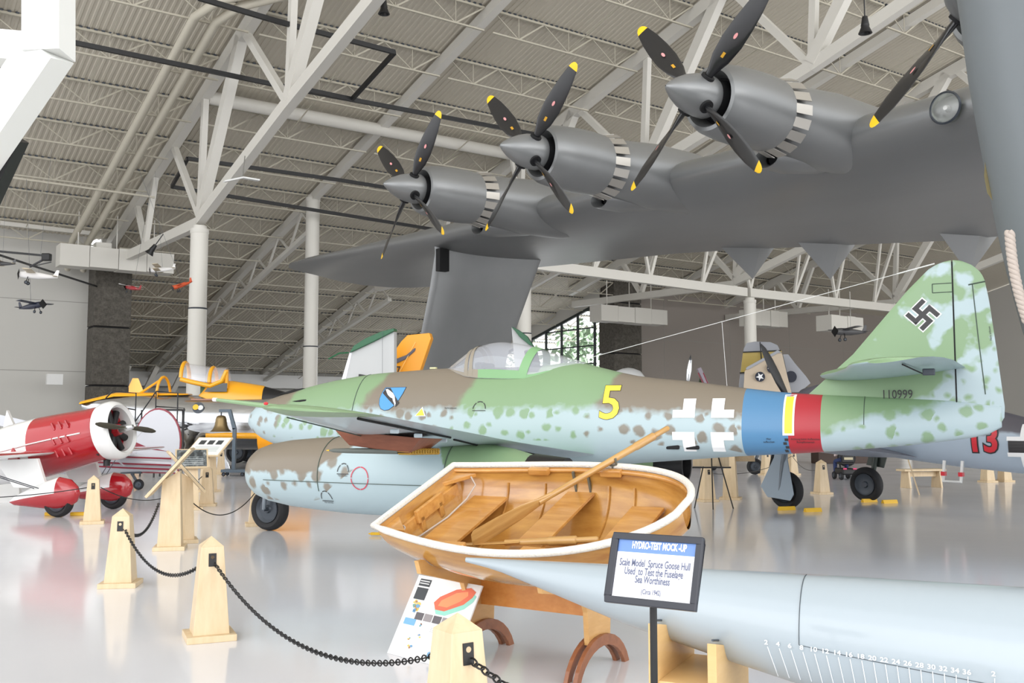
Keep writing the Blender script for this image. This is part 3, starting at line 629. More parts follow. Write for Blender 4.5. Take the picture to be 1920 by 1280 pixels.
# wings, nacelles, tailplanes for both sides
wtop = mat('wing_upper_green', (134, 162, 122), .4); wbot = mat("wing_underside", (190, 204, 210), .32, coat=.2)
tail_u = mat('tail_underside', (160, 182, 184), .4)
def LEx(Y): return 5.57 - .335 * (6.2 - Y)
def TEx(Y): return lerp([(.3, 6.02), (.6, 6.0), (2.2, 5.72), (3.0, 5.72), (6.2, 6.62)], Y)
def LEz(Y): return lerp([(.3, 1.22), (6.2, 1.81)], Y)
def TEz(Y): return lerp([(.3, 1.25), (.6, 1.28), (3, 1.555), (6.2, 1.75)], Y)
for sd in (-1, 1):   # -1 = port (towards visitor)
    P = lambda X, Y, Z: Vector((X, sd * Y, Z))
    secs = []
    for Y in [.3, .6, 1.0, 1.5, 2.0, 2.5, 3.0, 3.6, 4.2, 4.8, 5.4, 5.8, 6.05]:
        secs.append(foil(P(LEx(Y), Y, LEz(Y)), P(TEx(Y), Y, TEz(Y)), .11 if Y < 3 else lerp([(3, .10), (6, .065)], Y), .005))
    for dy, k in ((.06, .95), (.1, .8), (.13, .55)):
        Y = 6.05 + dy; cx_ = (LEx(6.1) + TEx(6.1)) / 2 + .02; h = (TEx(6.1) - LEx(6.1)) / 2 * k; zc = (LEz(6.1) + TEz(6.1)) / 2
        secs.append(foil(P(cx_ - h, Y, zc + .03 * k), P(cx_ + h, Y, zc - .03 * k), .06 * k))
    n_ = len(secs[0]); 
    MB().loft(secs, lambda i, j: (0 if (j < 14 or i > 10) else 1)).build('wing', [wtop, wbot], JET, 50)
    # aileron and flap gaps, hinges
    def wl(Ya, Yb, f, w, m_=DARKIN, nm='control_gap', dz=-.0):
        pts = []
        for k in range(9):
            Y = Ya + (Yb - Ya) * k / 8; X = LEx(Y) + (TEx(Y) - LEx(Y)) * f; c = TEx(Y) - LEx(Y); z = LEz(Y) + (TEz(Y) - LEz(Y)) * f
            th = 5 * .105 * (.2969 * f**.5 - .126 * f - .3516 * f**2 + .2843 * f**3 - .1015 * f**4) * c
            pts.append(P(X, Y, z - th - .002 + dz))
        return MB().tube(pts, w, 6).build(nm, m_, JET)
    wl(3.1, 5.85, .78, .012); wl(1.2, 2.9, .75, .012); wl(.7, 1.5, .8, .014); wl(3.1, 5.9, .16, .006, line_m, 'slat_line')
    for Y in (3.3, 4.2, 4.9):
        X = LEx(Y) + (TEx(Y) - LEx(Y)) * .76; z = LEz(Y) + (TEz(Y) - LEz(Y)) * .76 - .07
        MB().box(P(X, Y, z), (.09, .02, .04)).build('hinge_bracket', wbot, JET, bevel=.01)
    # engine nacelle
    NY = 2.17; M = basis(P(2.05, NY, 1.04), (1, 0, 0), (0, 1, 0), (0, 0, 1))
    rad = [(0, .20), (.03, .25), (.12, .31), (.3, .365), (.6, .41), (1.0, .44), (1.5, .465), (2.0, .47), (2.6, .46), (3.2, .42), (3.7, .34), (4.0, .26)]
    prof = [(.35, .17), (.08, .185)] + rad + [(4.0, .22), (3.7, .2)]
    rings = [[M @ Vector((x, r * math.cos(2 * math.pi * k / 40), r * math.sin(2 * math.pi * k / 40) * (1.0 if True else 1) - (.05 if 0 else 0))) for k in range(40)] for x, r in prof]
    nm_ = 'nacelle_paint'
    if nm_ not in bpy.data.materials:
        camo(nm_, [(0, 1.1), (3.1, 1.07), (3.35, 1.12), (4.0, 1.55), (4.8, 1.6), (5.1, 1.2), (5.5, .9), (6, .8)], [(0, BR), (4.7, GR)], nz=.06, zspan=.36, sc=4.6, xs=4.0, edge=.02)
    nac = MB().loft(rings).build('engine_nacelle', bpy.data.materials[nm_], JET, 40)
    MB().lathe([(-.02, 0), (.1, .06), (.25, .12), (.3, .165)], M, 24).build('intake_cone', DGREY, nac, 40)
    MB().lathe([(3.6, .2), (3.98, .29), (4.36, .25), (4.36, .21), (4.0, .2)], M, 28).build('exhaust_cone', BLACK, nac, 40)
    def rl(X, a0, a1, r=.005, m_=line_m):
        R = sm([(2.05 + x, q) for x, q in rad], X) + .002
        return MB().tube([P(X, NY + R * math.cos(a0 + (a1 - a0) * k / 20) , 1.04 + R * math.sin(a0 + (a1 - a0) * k / 20)) for k in range(21)], r, 5).build('panel_line', m_, nac)
    rl(3.38, -.4, 1.5); rl(5.1, -1.3, 1.3)
    MB().tube([P(X, NY + sm([(2.05 + x, q) for x, q in rad], X) * .995 + .002, .97) for X in [2.5 + .15 * i for i in range(22)]], .004, 5).build('panel_line', line_m, nac)
    # tailplane
    tp = []
    for Y, a, c, z, zt_ in ((.05, 8.72, 10.28, 2.22, 2.28), (.6, 8.98, 10.25, 2.23, 2.29), (1.2, 9.18, 10.22, 2.24, 2.30), (1.7, 9.28, 10.16, 2.245, 2.3), (1.9, 9.36, 10.08, 2.25, 2.3), (2.0, 9.5, 9.95, 2.26, 2.29)):
        tp.append(foil(P(a, Y, z), P(c, Y, zt_), .1))
    MB().loft(tp, lambda i, j: 0 if j < 14 else 1).build('tailplane', [wtop, tail_u], JET, 50)
    MB().tube([P(9.88, .2, 2.2), P(9.84, 1.2, 2.215), P(9.8, 1.85, 2.235)], .008, 5).build('elevator_gap', DARKIN, JET)
    MB().box(P(9.98, 1.1, 2.19), (.12, .03, .07)).build('mass_balance', DGREY, JET, bevel=.01)
nfun = lambda x, z: 2.17 + math.sqrt(max(.0004, (sm([(2.05, .2), (2.65, .41), (3.05, .44), (3.55, .465), (4.05, .47), (4.65, .46)], x)) ** 2 - (z - 1.04) ** 2))
nfun0 = lambda x, z: nfun(x, z)
dashring(4.0, 1.03, .125, .135, 0, 2 * math.pi, 4, .012, dr, 'fuel_ring', nfun0, .05)
dashring(3.76, 1.09, .085, .11, 0, math.pi, 3, .010, dk, 'step_marking', nfun0, .15, True)
dashring(3.47, .76, .085, .11, 0, math.pi, 3, .010, dk, 'step_marking', nfun0, .15, True)
for x, z in ((3.76, 1.055), (3.47, .725)): wrap([place2(text_geo('Hier betreten', 1, .8), x, z, .03)], 'stencil_text', [dk], nfun0)
# pitot boom
MB().tube([(5.62, 6.0, 1.80), (4.98, 6.0, 1.865)][::1] and [(5.62, -6.0, 1.80), (5.0, -6.0, 1.862)], [.022, .014], 8).tube([(5.0, -6.0, 1.862), (4.96, -6.0, 1.865)], .016, 8, 1).tube([(4.96, -6.0, 1.865), (4.72, -6.0, 1.868)], .007, 8, 2).build('pitot_boom', [wtop, WHITE, mat('brass', (160, 120, 100), .3, .8)], JET, 40)
MB().box((5.64, -6.15, 1.825), (.035, .03, .025)).build('navigation_light', mat('red_lens', (205, 40, 50), .2), JET, bevel=.02)
# rocket rack under the port wing
rk = MB(); fr = []
WOODR = wood('stained_rack_wood', (142, 84, 60), (118, 66, 46), .5, 0, (1.5, 8, 8))
# rack frame: local block from X 4.5 to 5.75 at Y 3.55..4.25
rk.add([(4.66, -3.45, 1.54), (5.60, -3.45, 1.51), (5.44, -3.5, 1.38), (4.78, -3.5, 1.42), (4.74, -4.1, 1.60), (5.74, -4.1, 1.53), (5.58, -4.05, 1.38), (4.88, -4.05, 1.45)],
       [(0, 1, 2, 3), (4, 7, 6, 5), (0, 4, 5, 1), (1, 5, 6, 2), (2, 6, 7, 3), (3, 7, 4, 0)])
rko = rk.build('rocket_rack', WOODR, JET, bevel=.01)
tipm, rkt = YELLOW, mat('rocket_grey', (98, 104, 98), .45)
for k in range(12):
    y = -3.50 - .048 * k; z = 1.385 + .001 * k
    b_ = MB().lathe([(4.62, .004), (4.68, .02), (4.85, .0265), (5.45, .0265)], basis((0, y, z), (1, 0, 0), (0, 1, 0), (0, 0, 1)), 10).build('rocket', rkt, JET, 40)
    fm = MB()
    for q in range(4): fm.box((5.52, y, z), (.13, .004, .062), 0, Matrix.Rotation(math.pi / 4 * q, 3, 'X'))
    fm.lathe([(5.45, .02), (5.56, .02)], basis((0, y, z), (1, 0, 0), (0, 1, 0), (0, 0, 1)), 8, 1).build('rocket_fins', [mat('fin_brass', (190, 150, 60), .4) if 'fin_brass' not in bpy.data.materials else bpy.data.materials['fin_brass'], DARKIN], b_)
    MB().lathe([(4.59, .004), (4.625, .008)], basis((0, y, z), (1, 0, 0), (0, 1, 0), (0, 0, 1)), 8).build('rocket_fuse', tipm, b_)
# canopy
CT = [(3.66, 2.43), (3.85, 2.555), (4.07, 2.69), (4.25, 2.745), (4.45, 2.77), (4.7, 2.745), (5.0, 2.68), (5.25, 2.60), (5.5, 2.52), (5.75, 2.45)]
CW = [(3.66, .10), (3.85, .24), (4.07, .33), (4.3, .355), (4.7, .36), (5.0, .345), (5.25, .29), (5.5, .20), (5.75, .08)]
CS = [(3.66, 2.42), (3.85, 2.36), (4.07, 2.29), (4.27, 2.265), (4.7, 2.245), (5.0, 2.24), (5.08, 2.245), (5.3, 2.31), (5.5, 2.37), (5.75, 2.44)]
def cp(X, u):
    zt, w, zs = sm(CT, X), lerp(CW, X), lerp(CS, X); a = math.pi / 2 * (1 - abs(u))
    y = w * math.cos(a) ** .8; z = zs + (zt - zs) * math.sin(a) ** .95
    return Vector((X, (-y if u > 0 else y), z))
canm = glass('canopy_glass', (226, 230, 240), .02, .34)
rings = [[cp(3.66 + 2.09 * i / 40, -1 + 2 * k / 28) for k in range(29)] for i in range(41)]
MB().loft(rings, closed=False, cap=(False, False)).build('canopy', canm, JET, 60)
def frame(X0, slope, r, m_, name='canopy_frame'):
    pts = []
    for k in range(25):
        u = -1 + 2 * k / 24; X = X0
        for _ in range(4): X = X0 + slope * (2.66 - cp(X, u).z)
        p = cp(X, u); pts.append(p)
    return pts
def strip(pl, w, m_, name, off=.008):
    a, b_ = pl
    m = MB(); va = [p + Vector((0, (-off if p.y < 0 else off) if abs(p.y) > .02 else 0, off)) for p in a]; vb = [p + Vector((0, (-off if p.y < 0 else off) if abs(p.y) > .02 else 0, off)) for p in b_]
    m.add(va + vb, [(i, i + 1, len(va) + i + 1, len(va) + i) for i in range(len(va) - 1)]); return m.build(name, m_, JET, 60)
cbr, cgr = mat('canopy_frame_brown', (150, 141, 126), .4), mat('canopy_frame_green', (128, 172, 122), .4)
strip((frame(4.04, .05, 0, 0), frame(4.10, .05, 0, 0)), 0, cbr, 'canopy_frame'); strip((frame(4.12, .05, 0, 0), frame(4.17, .08, 0, 0)), 0, cbr, 'canopy_frame')
strip((frame(4.99, -.28, 0, 0), frame(5.12, -.28, 0, 0)), 0, cgr, 'canopy_frame')
m = MB()
for sgn in (-1, 1):
    n_ = 30; lo = [cp(3.68 + (5.7 - 3.68) * i / n_, sgn * .999) for i in range(n_ + 1)]; hi = [cp(3.68 + (5.7 - 3.68) * i / n_, sgn * (.86 if .9 < (3.68 + 2.02 * i / n_) - 3.2 < 1.75 else .93)) for i in range(n_ + 1)]
    off = Vector((0, -.007 * sgn, .004)); m.add([p + off for p in lo + hi], [(i, i + 1, n_ + 2 + i, n_ + 1 + i) for i in range(n_)], [0 if i < 9 else 1 for i in range(n_)])
m.build('canopy_sill', [cbr, cgr], JET, 60)
MB().tube([cp(3.66 + .45 * i / 6, .0) + Vector((0, 0, .005)) for i in range(7)], .02, 6).build('windscreen_frame', cbr, JET)
# seat, head armour and coaming seen through the glass
MB().box((4.95, 0, 2.45), (.06, .34, .38), 0, Matrix.Rotation(-.2, 3, 'Y')).box((4.72, 0, 2.36), (.3, .36, .08)).build('pilot_seat', mat('seat_grey', (90, 92, 98), .6), JET, bevel=.02)
MB().box((4.2, 0, 2.42), (.12, .4, .14)).build('instrument_coaming', mat('coaming', (60, 62, 70), .6), JET, bevel=.03)
# gun port, mast wire, top blister
for sgn in (-1, 1):
    M = basis((1.35, sgn * (fy(1.2, 1.98) - .005), 1.98), (1, 0, 0), (0, 1, 0), (0, 0, 1))
    MB().lathe([(-.28, .0), (-.1, .022), (.0, .03), (.1, .02), (.14, 0)], M, 10).build('gun_port', DARKIN, JET, 40)
MB().lathe([(-.4, .0), (-.1, .03), (.1, .03), (.3, 0)], basis((1.0, -.1, 2.14), (1, 0, .12), (0, 1, 0), (-.12, 0, 1)), 10).build('gun_port', DARKIN, JET, 40)
MB().box((3.4, -.06, 2.435), (.1, .04, .02)).build('antenna_tab', mat('cream_tab', (230, 225, 170), .5), JET)
MB().tube([(5.7, 0, 2.5), (9.98, 0, 3.46)], .004, 5).tube([(9.6, 0, 3.375), (10.0, 0, 3.465)], .008, 5).build('antenna_wire', WHITE, JET)
MB().tube([(7.6, 0, 2.10), (7.55, 0, 3.0 - .09)], .003, 4).build('antenna_lead', WHITE, JET)
# undercarriage
def wheel(parent, c, r, w, axis, name='wheel', hub=DGREY):
    ax = Vector(axis).normalized(); o = ax.orthogonal().normalized(); M = basis(c, ax, o, ax.cross(o)); h = w / 2
    t_ = MB().lathe([(-h * .55, r * .62), (-h * .9, r * .72), (-h, r * .84), (-h * .7, r * .96), (-h * .25, r), (h * .25, r), (h * .7, r * .96), (h, r * .84), (h * .9, r * .72), (h * .55, r * .62)], M, 36, cap=(False, False)).build(name, RUBBER, parent, 40)
    hb = MB().lathe([(-h * .7, 0), (-h * .75, r * .15), (-h * .5, r * .2), (-h * .45, r * .5), (-h * .8, r * .63), (h * .8, r * .63), (h * .45, r * .5), (h * .5, r * .2), (h * .75, r * .15), (h * .7, 0)], M, 28).build('wheel_hub', hub, t_, 40)
    return t_
wheel(JET, (.42, -.0, .33), .33, .2, (0, 1, 0))
LEGM = mat('leg_paint', (120, 128, 136), .35, .4)
MB().tube([(.42, -.14, .33), (.44, -.15, .6), (.5, -.02, .72), (.72, 0, 1.35)], [.03, .035, .05, .05], 10).tube([(.42, .14, .33), (.44, .15, .6), (.5, .02, .72)], .03, 8).build('nose_leg', LEGM, JET, 50)
MB().tube([(.42, -.16, .33), (.42, .16, .33)], .03, 10).build('axle', DGREY, JET, 40)
MB().box((.95, -.2, 1.12), (.7, .02, .42), 0, Matrix.Rotation(.25, 3, 'Y')).build('nose_gear_door', mat('door_dark_blue', (70, 84, 100), .5), JET)
for sd in (-1, 1):
    MB().tube([(4.75, sd * 1.25, .42), (4.7, sd * 1.3, 1.25)], .05, 10).build('main_leg', LEGM, JET, 40); wheel(JET, (4.75, sd * 1.1, .42), .42, .24, (0, 1, 0))
# ================================================================ THE GREAT GREY FLYING BOAT
FB0 = Vector((3.97, 20.4, 0)); Wd = Vector((-.6014, .7990, 0)); Qd = Vector((.7990, .6014, 0))   # outboard, aft
FB = thing('flying_boat', 'huge dark grey four-bladed propeller flying boat wing and hull overhead', 'aircraft', FB0, (0, 0, math.atan2(Qd.y, Qd.x)))
# local: x = aft (q), y = outboard (t), z up
fbm = NT('aged_silver_grey'); fv = fbm.obj(); fn = fbm.noise(fbm.scale(fv, 1, .25, 1), .7, 4)
fbm.put(fbm.b.inputs['Base Color'], fbm.mix(fn, lin((126, 128, 129)), lin((140, 141, 141)))); fbm.b.inputs['Roughness'].default_value = .36; fbm.b.inputs['Metallic'].default_value = .45
FM = fbm.m
def LQ(t): return lerp([(-14, 4.3), (13, 4.3), (34, 7.2), (39.5, 8.4), (41.6, 9.4), (42.4, 10.2)], t)
def TQ(t): return lerp([(-14, 17.0), (0, 15.6), (24, 14.8), (31, 14.6), (36, 14.0), (39.5, 13.0), (41.6, 11.4), (42.4, 10.4)], t)
def LZ(t): return lerp([(-14, 8.3), (0, 8.35), (16, 8.75), (30, 9.9), (41, 10.9)], t)
def TZ(t): return lerp([(-14, 7.0), (2, 7.5), (14, 8.7), (24, 9.25), (31, 9.1), (36, 9.4), (40, 10.0), (42.4, 10.9)], t)
secs = []
for t in [-12, -9, -6, -3, 0, 3, 6, 9, 12, 15, 18, 21, 24, 27, 30, 33, 35, 37, 39, 40.5, 41.5, 42.1, 42.38]:
    secs.append(foil((LQ(t), t, LZ(t)), (TQ(t), t, TZ(t)), lerp([(-14, .17), (20, .13), (40, .08)], t), .012, n=22))
MB().loft(secs).build('main_wing', FM, FB, 50)
def bladeblock(parent):
    pass
propblack = mat('propeller_black', (26, 26, 28), .28, 0, .3); tipy = mat('propeller_tip_yellow', (250, 200, 30), .4); dec = mat('blade_decal', (220, 150, 150), .5)
deco = mat('blade_stencil', (200, 150, 40), .5)
def blade_mesh(R=2.615):
    m = MB(); rings = []; 
    prof = [(.36, .13, .13, 60), (.6, .22, .13, 55), (.9, .40, .08, 44), (1.3, .49, .055, 34), (1.7, .47, .04, 27), (2.1, .40, .03, 22), (2.35, .31, .022, 22), (2.44, .28, .02, 21), (2.54, .21, .015, 21), (2.60, .12, .01, 21), (2.615, .03, .005, 21)]
    for r, c, th, tw in prof:
        tw = math.radians(tw); ring = []
        for k in range(16):
            a = 2 * math.pi * k / 16; u, v = c / 2 * math.cos(a), th / 2 * math.sin(a)
            ring.append((-u * math.sin(tw) + v * math.cos(tw), u * math.cos(tw) + v * math.sin(tw), r * R / 2.615))
        rings.append(ring)
    m.loft(rings, lambda i, j: 1 if i >= 7 else 0); 
    # round badge and stencil on the front face
    for r, s_, mi, sx in ((1.45, .055, 2, .6), (1.0, .05, 3, .5)):
        tw = math.radians(lerp([(.9, 48), (1.3, 40), (1.7, 34)], r)); th = .05
        n = 12; pts = [(s_ * sx * math.cos(2 * math.pi * k / n), s_ * 1.3 * math.sin(2 * math.pi * k / n)) for k in range(n)]
        if mi == 3: pts = [(-.03, -.06), (.03, -.06), (.03, .06), (-.03, .06)]
        m.add([(-u * math.sin(tw) - th * math.cos(tw), u * math.cos(tw) - th * math.sin(tw), r + v) for u, v in pts], [tuple(range(len(pts)))], mi)
    return m
# engines; rotation of the propeller measured about the engine axis
eng = [(-6.0, 8.58, 50), (0.1, 8.59, 50), (5.9, 8.65, 47), (11.85, 8.81, 41)]
blade_me = None; flap_me = None
for ei, (t, z, ph) in enumerate(eng):
    O = Vector((0, t, z)); M = basis(O, (1, 0, 0), (0, 1, 0), (0, 0, 1))
    cow = MB().lathe([(.75, .50), (.52, .55), (.40, .62), (.42, .70), (.6, .77), (1.0, .82), (1.5, .85), (2.0, .85), (2.35, .82)], M, 48, cap=(False, False)).build('engine_cowling', FM, FB, 40)
    MB().lathe([(.75, .0), (.75, .52)], M, 40).build('engine_face', DARKIN, cow, 40)
    MB().lathe([(.35, 0), (.35, .42), (.75, .45)], M, 24).build('gearbox', BLACK, cow, 40)
    for k in range(22):
        a = math.radians(-115 + k * 20.0 * 230 / 420 * 1.9); 
        if a > math.radians(200): break
        w = .105; r0, r1 = .82, .885; c_, s_ = math.cos(a), math.sin(a)
        R = Matrix(((1, 0, 0), (0, c_, -s_), (0, s_, c_)))
        if flap_me is None:
            o = MB().add([(2.33, -w, r0), (2.33, w, r0), (2.78, w * 1.08, r1 + .02), (2.78, -w * 1.08, r1 + .02), (2.33, -w, r0 - .02), (2.33, w, r0 - .02), (2.78, w * 1.08, r1), (2.78, -w * 1.08, r1)],
                     [(0, 1, 2, 3), (4, 7, 6, 5), (0, 4, 5, 1), (1, 5, 6, 2), (2, 6, 7, 3), (3, 7, 4, 0)]).build('cowl_flap', mat('worn_metal', (176, 172, 165), .3, .6), cow); flap_me = o
        else: o = flap_me.copy(); COL.objects.link(o); o.parent = cow
        o.location = O; o.rotation_euler = (a, 0, 0)
    MB().lathe([(2.3, .72), (2.6, .76), (3.0, .80), (4.5, .92), (6.0, .9), (8.5, .5), (9.5, .1)], M, 40, cap=(False, True)).build('nacelle_fairing', FM, FB, 40)
    # oil cooler scoop below the outboard... side
    SM = basis(O + Vector((2.95, .50, -.80)), Vector((1, 0, .10)).normalized(), (0, 1, 0), Vector((-.10, 0, 1)).normalized())
    sc_r = [[SM @ Vector((x, w * 1.15 * math.cos(2 * math.pi * k / 24), h * 1.2 * math.sin(2 * math.pi * k / 24) + dz)) for k in range(24)] for x, w, h, dz in
            ((.25, .20, .12, 0), (.0, .26, .15, 0), (-.05, .30, .18, 0), (.1, .34, .21, 0), (.8, .42, .26, .0), (2.0, .44, .25, .05), (3.2, .34, .18, .12), (4.0, .12, .08, .2))]
    so = MB().loft(sc_r, cap=(False, True)).build('air_scoop', FM, FB, 50); MB().lathe([(.26, 0), (.26, .16)], SM, 20).build('scoop_inside', DARKIN, so)
    MB().add([SM @ Vector(p) for p in ((3.3, .1, -.12), (4.1, .1, .02), (4.1, .42, -.02), (3.3, .42, -.14))], [(0, 1, 2, 3)]).build('scoop_flap', mat('bare_metal_flap', (200, 200, 198), .3, .6) if 'bare_metal_flap' not in bpy.data.materials else bpy.data.materials['bare_metal_flap'], so)
    # propeller
    sp = MB().lathe([(-.92, .0), (-.9, .035), (-.8, .12), (-.6, .245), (-.35, .36), (-.1, .43), (.12, .455), (.3, .46), (.36, .44)], M, 40).build('propeller', FM, FB, 40)
    MB().lathe([(-.925, .0), (-.921, .012)], M, 10).build('spinner_hole', DARKIN, sp)
    for k in range(4):
        if blade_me is None: o = blade_mesh().build('blade', [propblack, tipy, dec, deco], sp, 50); blade_me = o
        else: o = blade_me.copy(); COL.objects.link(o); o.parent = sp
        o.location = O; o.rotation_euler = (math.radians(ph + 90 * k), 0, 0)
        rc = MB().lathe([(.40, .15), (.47, .15)], basis((0, 0, 0), (0, 0, 1), (1, 0, 0), (0, 1, 0)), 20).build('blade_root', DARKIN, sp, 40); rc.location = O; rc.rotation_euler = o.rotation_euler
# hinge fairings below the trailing edge
for t, q0, q1, z, dp in ((10.6, 12.3, 15.6, 8.35, 1.25), (7.2, 12.4, 15.9, 8.05, 1.35), (2.2, 12.6, 16.4, 7.75, 1.45)):
    m = MB(); w = .55
    tv = [(q0, t, z), (q1, t + w, z), (q1, t - w, z), (q0 + 2.4, t, z - dp), (q1 - .1, t, z - dp * .55)]
    tv = [(q0, t, z + .1), (q0 + 2.2, t + w, z + .1), (q1, t + w * .6, z + .1), (q1, t - w * .6, z + .1), (q0 + 2.2, t - w, z + .1), (q0 + 2.3, t, z - dp)]
    m.add(tv, [(0, 1, 2, 3, 4), (0, 5, 1), (1, 5, 2), (2, 5, 3), (3, 5, 4), (4, 5, 0)]); m.build('hinge_fairing', FM, FB)
# wing float strut and float
secs = []
for z, t, q0, q1 in ((9.2, 19.3, 5.6, 11.4), (8.4, 19.4, 5.75, 11.1), (7, 19.7, 5.7, 10.7), (4.9, 20.3, 5.6, 10.2), (2.6, 20.8, 5.6, 9.9)):
    secs.append(foil((q0, t, z), (q1, t, z), .12, up=Vector((0, 1, 0))))
MB().loft(secs).build('float_strut', FM, FB, 50)
MB().box((5.95, 19.15, 8.1), (.45, .3, .9)).build('strut_opening', DARKIN, FB)
fl = []
for x, w, h in ((3.6, .1, .15), (4.2, .5, .6), (5.2, .8, 1.0), (6.8, .95, 1.2), (8.6, .85, 1.1), (10.6, .5, .7), (11.8, .12, .2)):
    fl.append([(x, 20.9 + w * a, 1.85 + h * b) for a, b in ((0, 1), (.6, .85), (1, .3), (.95, -.2), (.5, -.7), (0, -.95), (-.5, -.7), (-.95, -.2), (-1, .3), (-.6, .85))])
MB().loft(fl).build('wing_float', FM, FB, 50)
# landing light in the leading edge between the two inner engines
lt = -3.08; P_ = Vector((LQ(lt) - .05, lt, 8.30)); M = basis(P_, (1, 0, 0), (0, 1, 0), (0, 0, 1))
lo = MB().lathe([(-.02, .34), (.0, .33), (.25, .27), (.3, .0)], M, 32, cap=(False, False)).build('landing_light', mat('reflector', (210, 215, 205), .15, 1.0), FB, 40)
MB().lathe([(-.04, .36), (-.08, .33), (-.04, .30)], M, 32, cap=(False, False)).build('light_rim', DGREY, lo, 40)
MB().lathe([(-.13, 0), (-.12, .1), (-.09, .22), (-.05, .33)], M, 32, cap=(False, False)).build('light_lens', glass('lens_glass', (235, 240, 235), .02, .2), lo, 40)
MB().lathe([(.0, 0), (-.04, .05), (.08, .08)], M, 16).build('bulb', WHITE, lo, 40)
# hull bow on the right: sections along the keel axis, silhouette flares outward with height
hull_pts = []
def hb(px, py, D): 
    p = at(px, py, D) - FB0; return Vector((p.dot(Qd), p.dot(Wd), p.z))
rows = []
sil = [(1803, -60), (1812, 0), (1830, 130), (1856, 270), (1884, 410), (1905, 500), (1935, 610), (1965, 700)]
def hv(x, y): v = Vector((x, y, 0)); return Vector((v.dot(Qd), v.dot(Wd), 0))
for px, py in sil:
    e = hb(px, py, 10.5)    # outer edge of the bow seen from the floor
    rows.append([e + hv(4.4, -6.2), e + hv(2.6, -4.4), e + hv(1.2, -2.6), e + hv(.45, -1.2), e + hv(.1, -.45), e, e + hv(.15, .5), e + hv(.7, 1.4), e + hv(2.0, 2.6), e + hv(6, 3), e + hv(7, -2)])
HM = mat('hull_grey', (122, 128, 132), .45, .1)
MB().loft(rows[::-1]).build('hull', HM, FB, 60)
pw = [hb(1848, 285, 10.9), hb(1845, 330, 10.9), hb(1851, 362, 10.9), hb(1864, 380, 10.9), hb(1882, 386, 10.9)]
pw2 = [hb(1872, 290, 10.95), hb(1878, 320, 10.95), hb(1884, 350, 10.95), hb(1888, 370, 10.95), hb(1890, 382, 10.95)]
MB().loft([pw, pw2, [p + Vector((.35, 0, 0)) for p in pw2], [p + Vector((.35, 0, 0)) for p in pw]] , closed=False, cap=(False, False)).build('side_blister', mat('amber_glass', (190, 175, 130), .15, .3), FB, 60)
# ================================================================ FOREGROUND
# thick twisted rope hanging from the hull
rm = mat('hemp_rope', (184, 172, 162), .8); m = MB()
cl = [at(1893 + 8 * u + 26 * u * u, 434 + 170 * u, 8.6) for u in [i / 60 for i in range(61)]]
for s3 in range(3):
    pts = []
    for i, p in enumerate(cl):
        a = i * .62 + s3 * 2.094; pts.append(p + Vector((math.cos(a) * .021, math.sin(a) * .021, 0)))
    m.tube(pts, .025, 8)
tag(m.build('mooring_rope', rm, None, 60), 'thick pale twisted rope hanging down the right edge below the grey hull', 'rope')
# bollard with obelisk shape
HB = .79
def bollard_proto():
    t = thing('wooden_stanchion', '', 'stanchion', group=None)
    MB().box((0, 0, .025), (.37, .37, .05)).build('base', PALEWOOD, t, bevel=.004)
    b0, b1 = .135, .085; zs = .715
    MB().add([(-b0, -b0, .05), (b0, -b0, .05), (b0, b0, .05), (-b0, b0, .05), (-b1, -b1, zs), (b1, -b1, zs), (b1, b1, zs), (-b1, b1, zs)],
             [(0, 1, 2, 3), (4, 7, 6, 5), (0, 4, 5, 1), (1, 5, 6, 2), (2, 6, 7, 3), (3, 7, 4, 0)]).build('shaft', PALEWOOD, t, bevel=.003)
    MB().add([(-b1, -b1, zs), (b1, -b1, zs), (b1, b1, zs), (-b1, b1, zs), (0, 0, HB)], [(0, 3, 2, 1), (0, 1, 4), (1, 2, 4), (2, 3, 4), (3, 0, 4)]).build('pyramid_cap', PALEWOOD, t)
    for k in (0, 2):
        R = Matrix.Rotation(k * math.pi / 2, 4, 'Z') @ Matrix.Translation((0, -.0955, .615)) @ Matrix.Rotation(-math.atan2(b0 - b1, zs - .05), 4, 'X')
        p = MB().box((0, 0, 0), (.058, .006, .10)).build('chain_plate', BLACK, t, bevel=.001); p.matrix_local = R
        h = MB().lathe([(-.0035, 0), (-.0035, .014)], basis((0, 0, 0), (0, 1, 0), (1, 0, 0), (0, 0, 1)), 16).build('plate_hole', PALEWOOD, p); h.location = (0, 0, .02)
    return t
bp = None
def stanchion(px, py, rot, label, grp='wooden chain stanchions'):
    global bp
    if bp is None: bp = bollard_proto(); o = bp
    else: o = copy_tree(bp)
    g = gnd(px, py); o.location = g; o.rotation_euler = (0, 0, rot); o['label'] = label; o['group'] = grp; o['category'] = 'stanchion'; return g
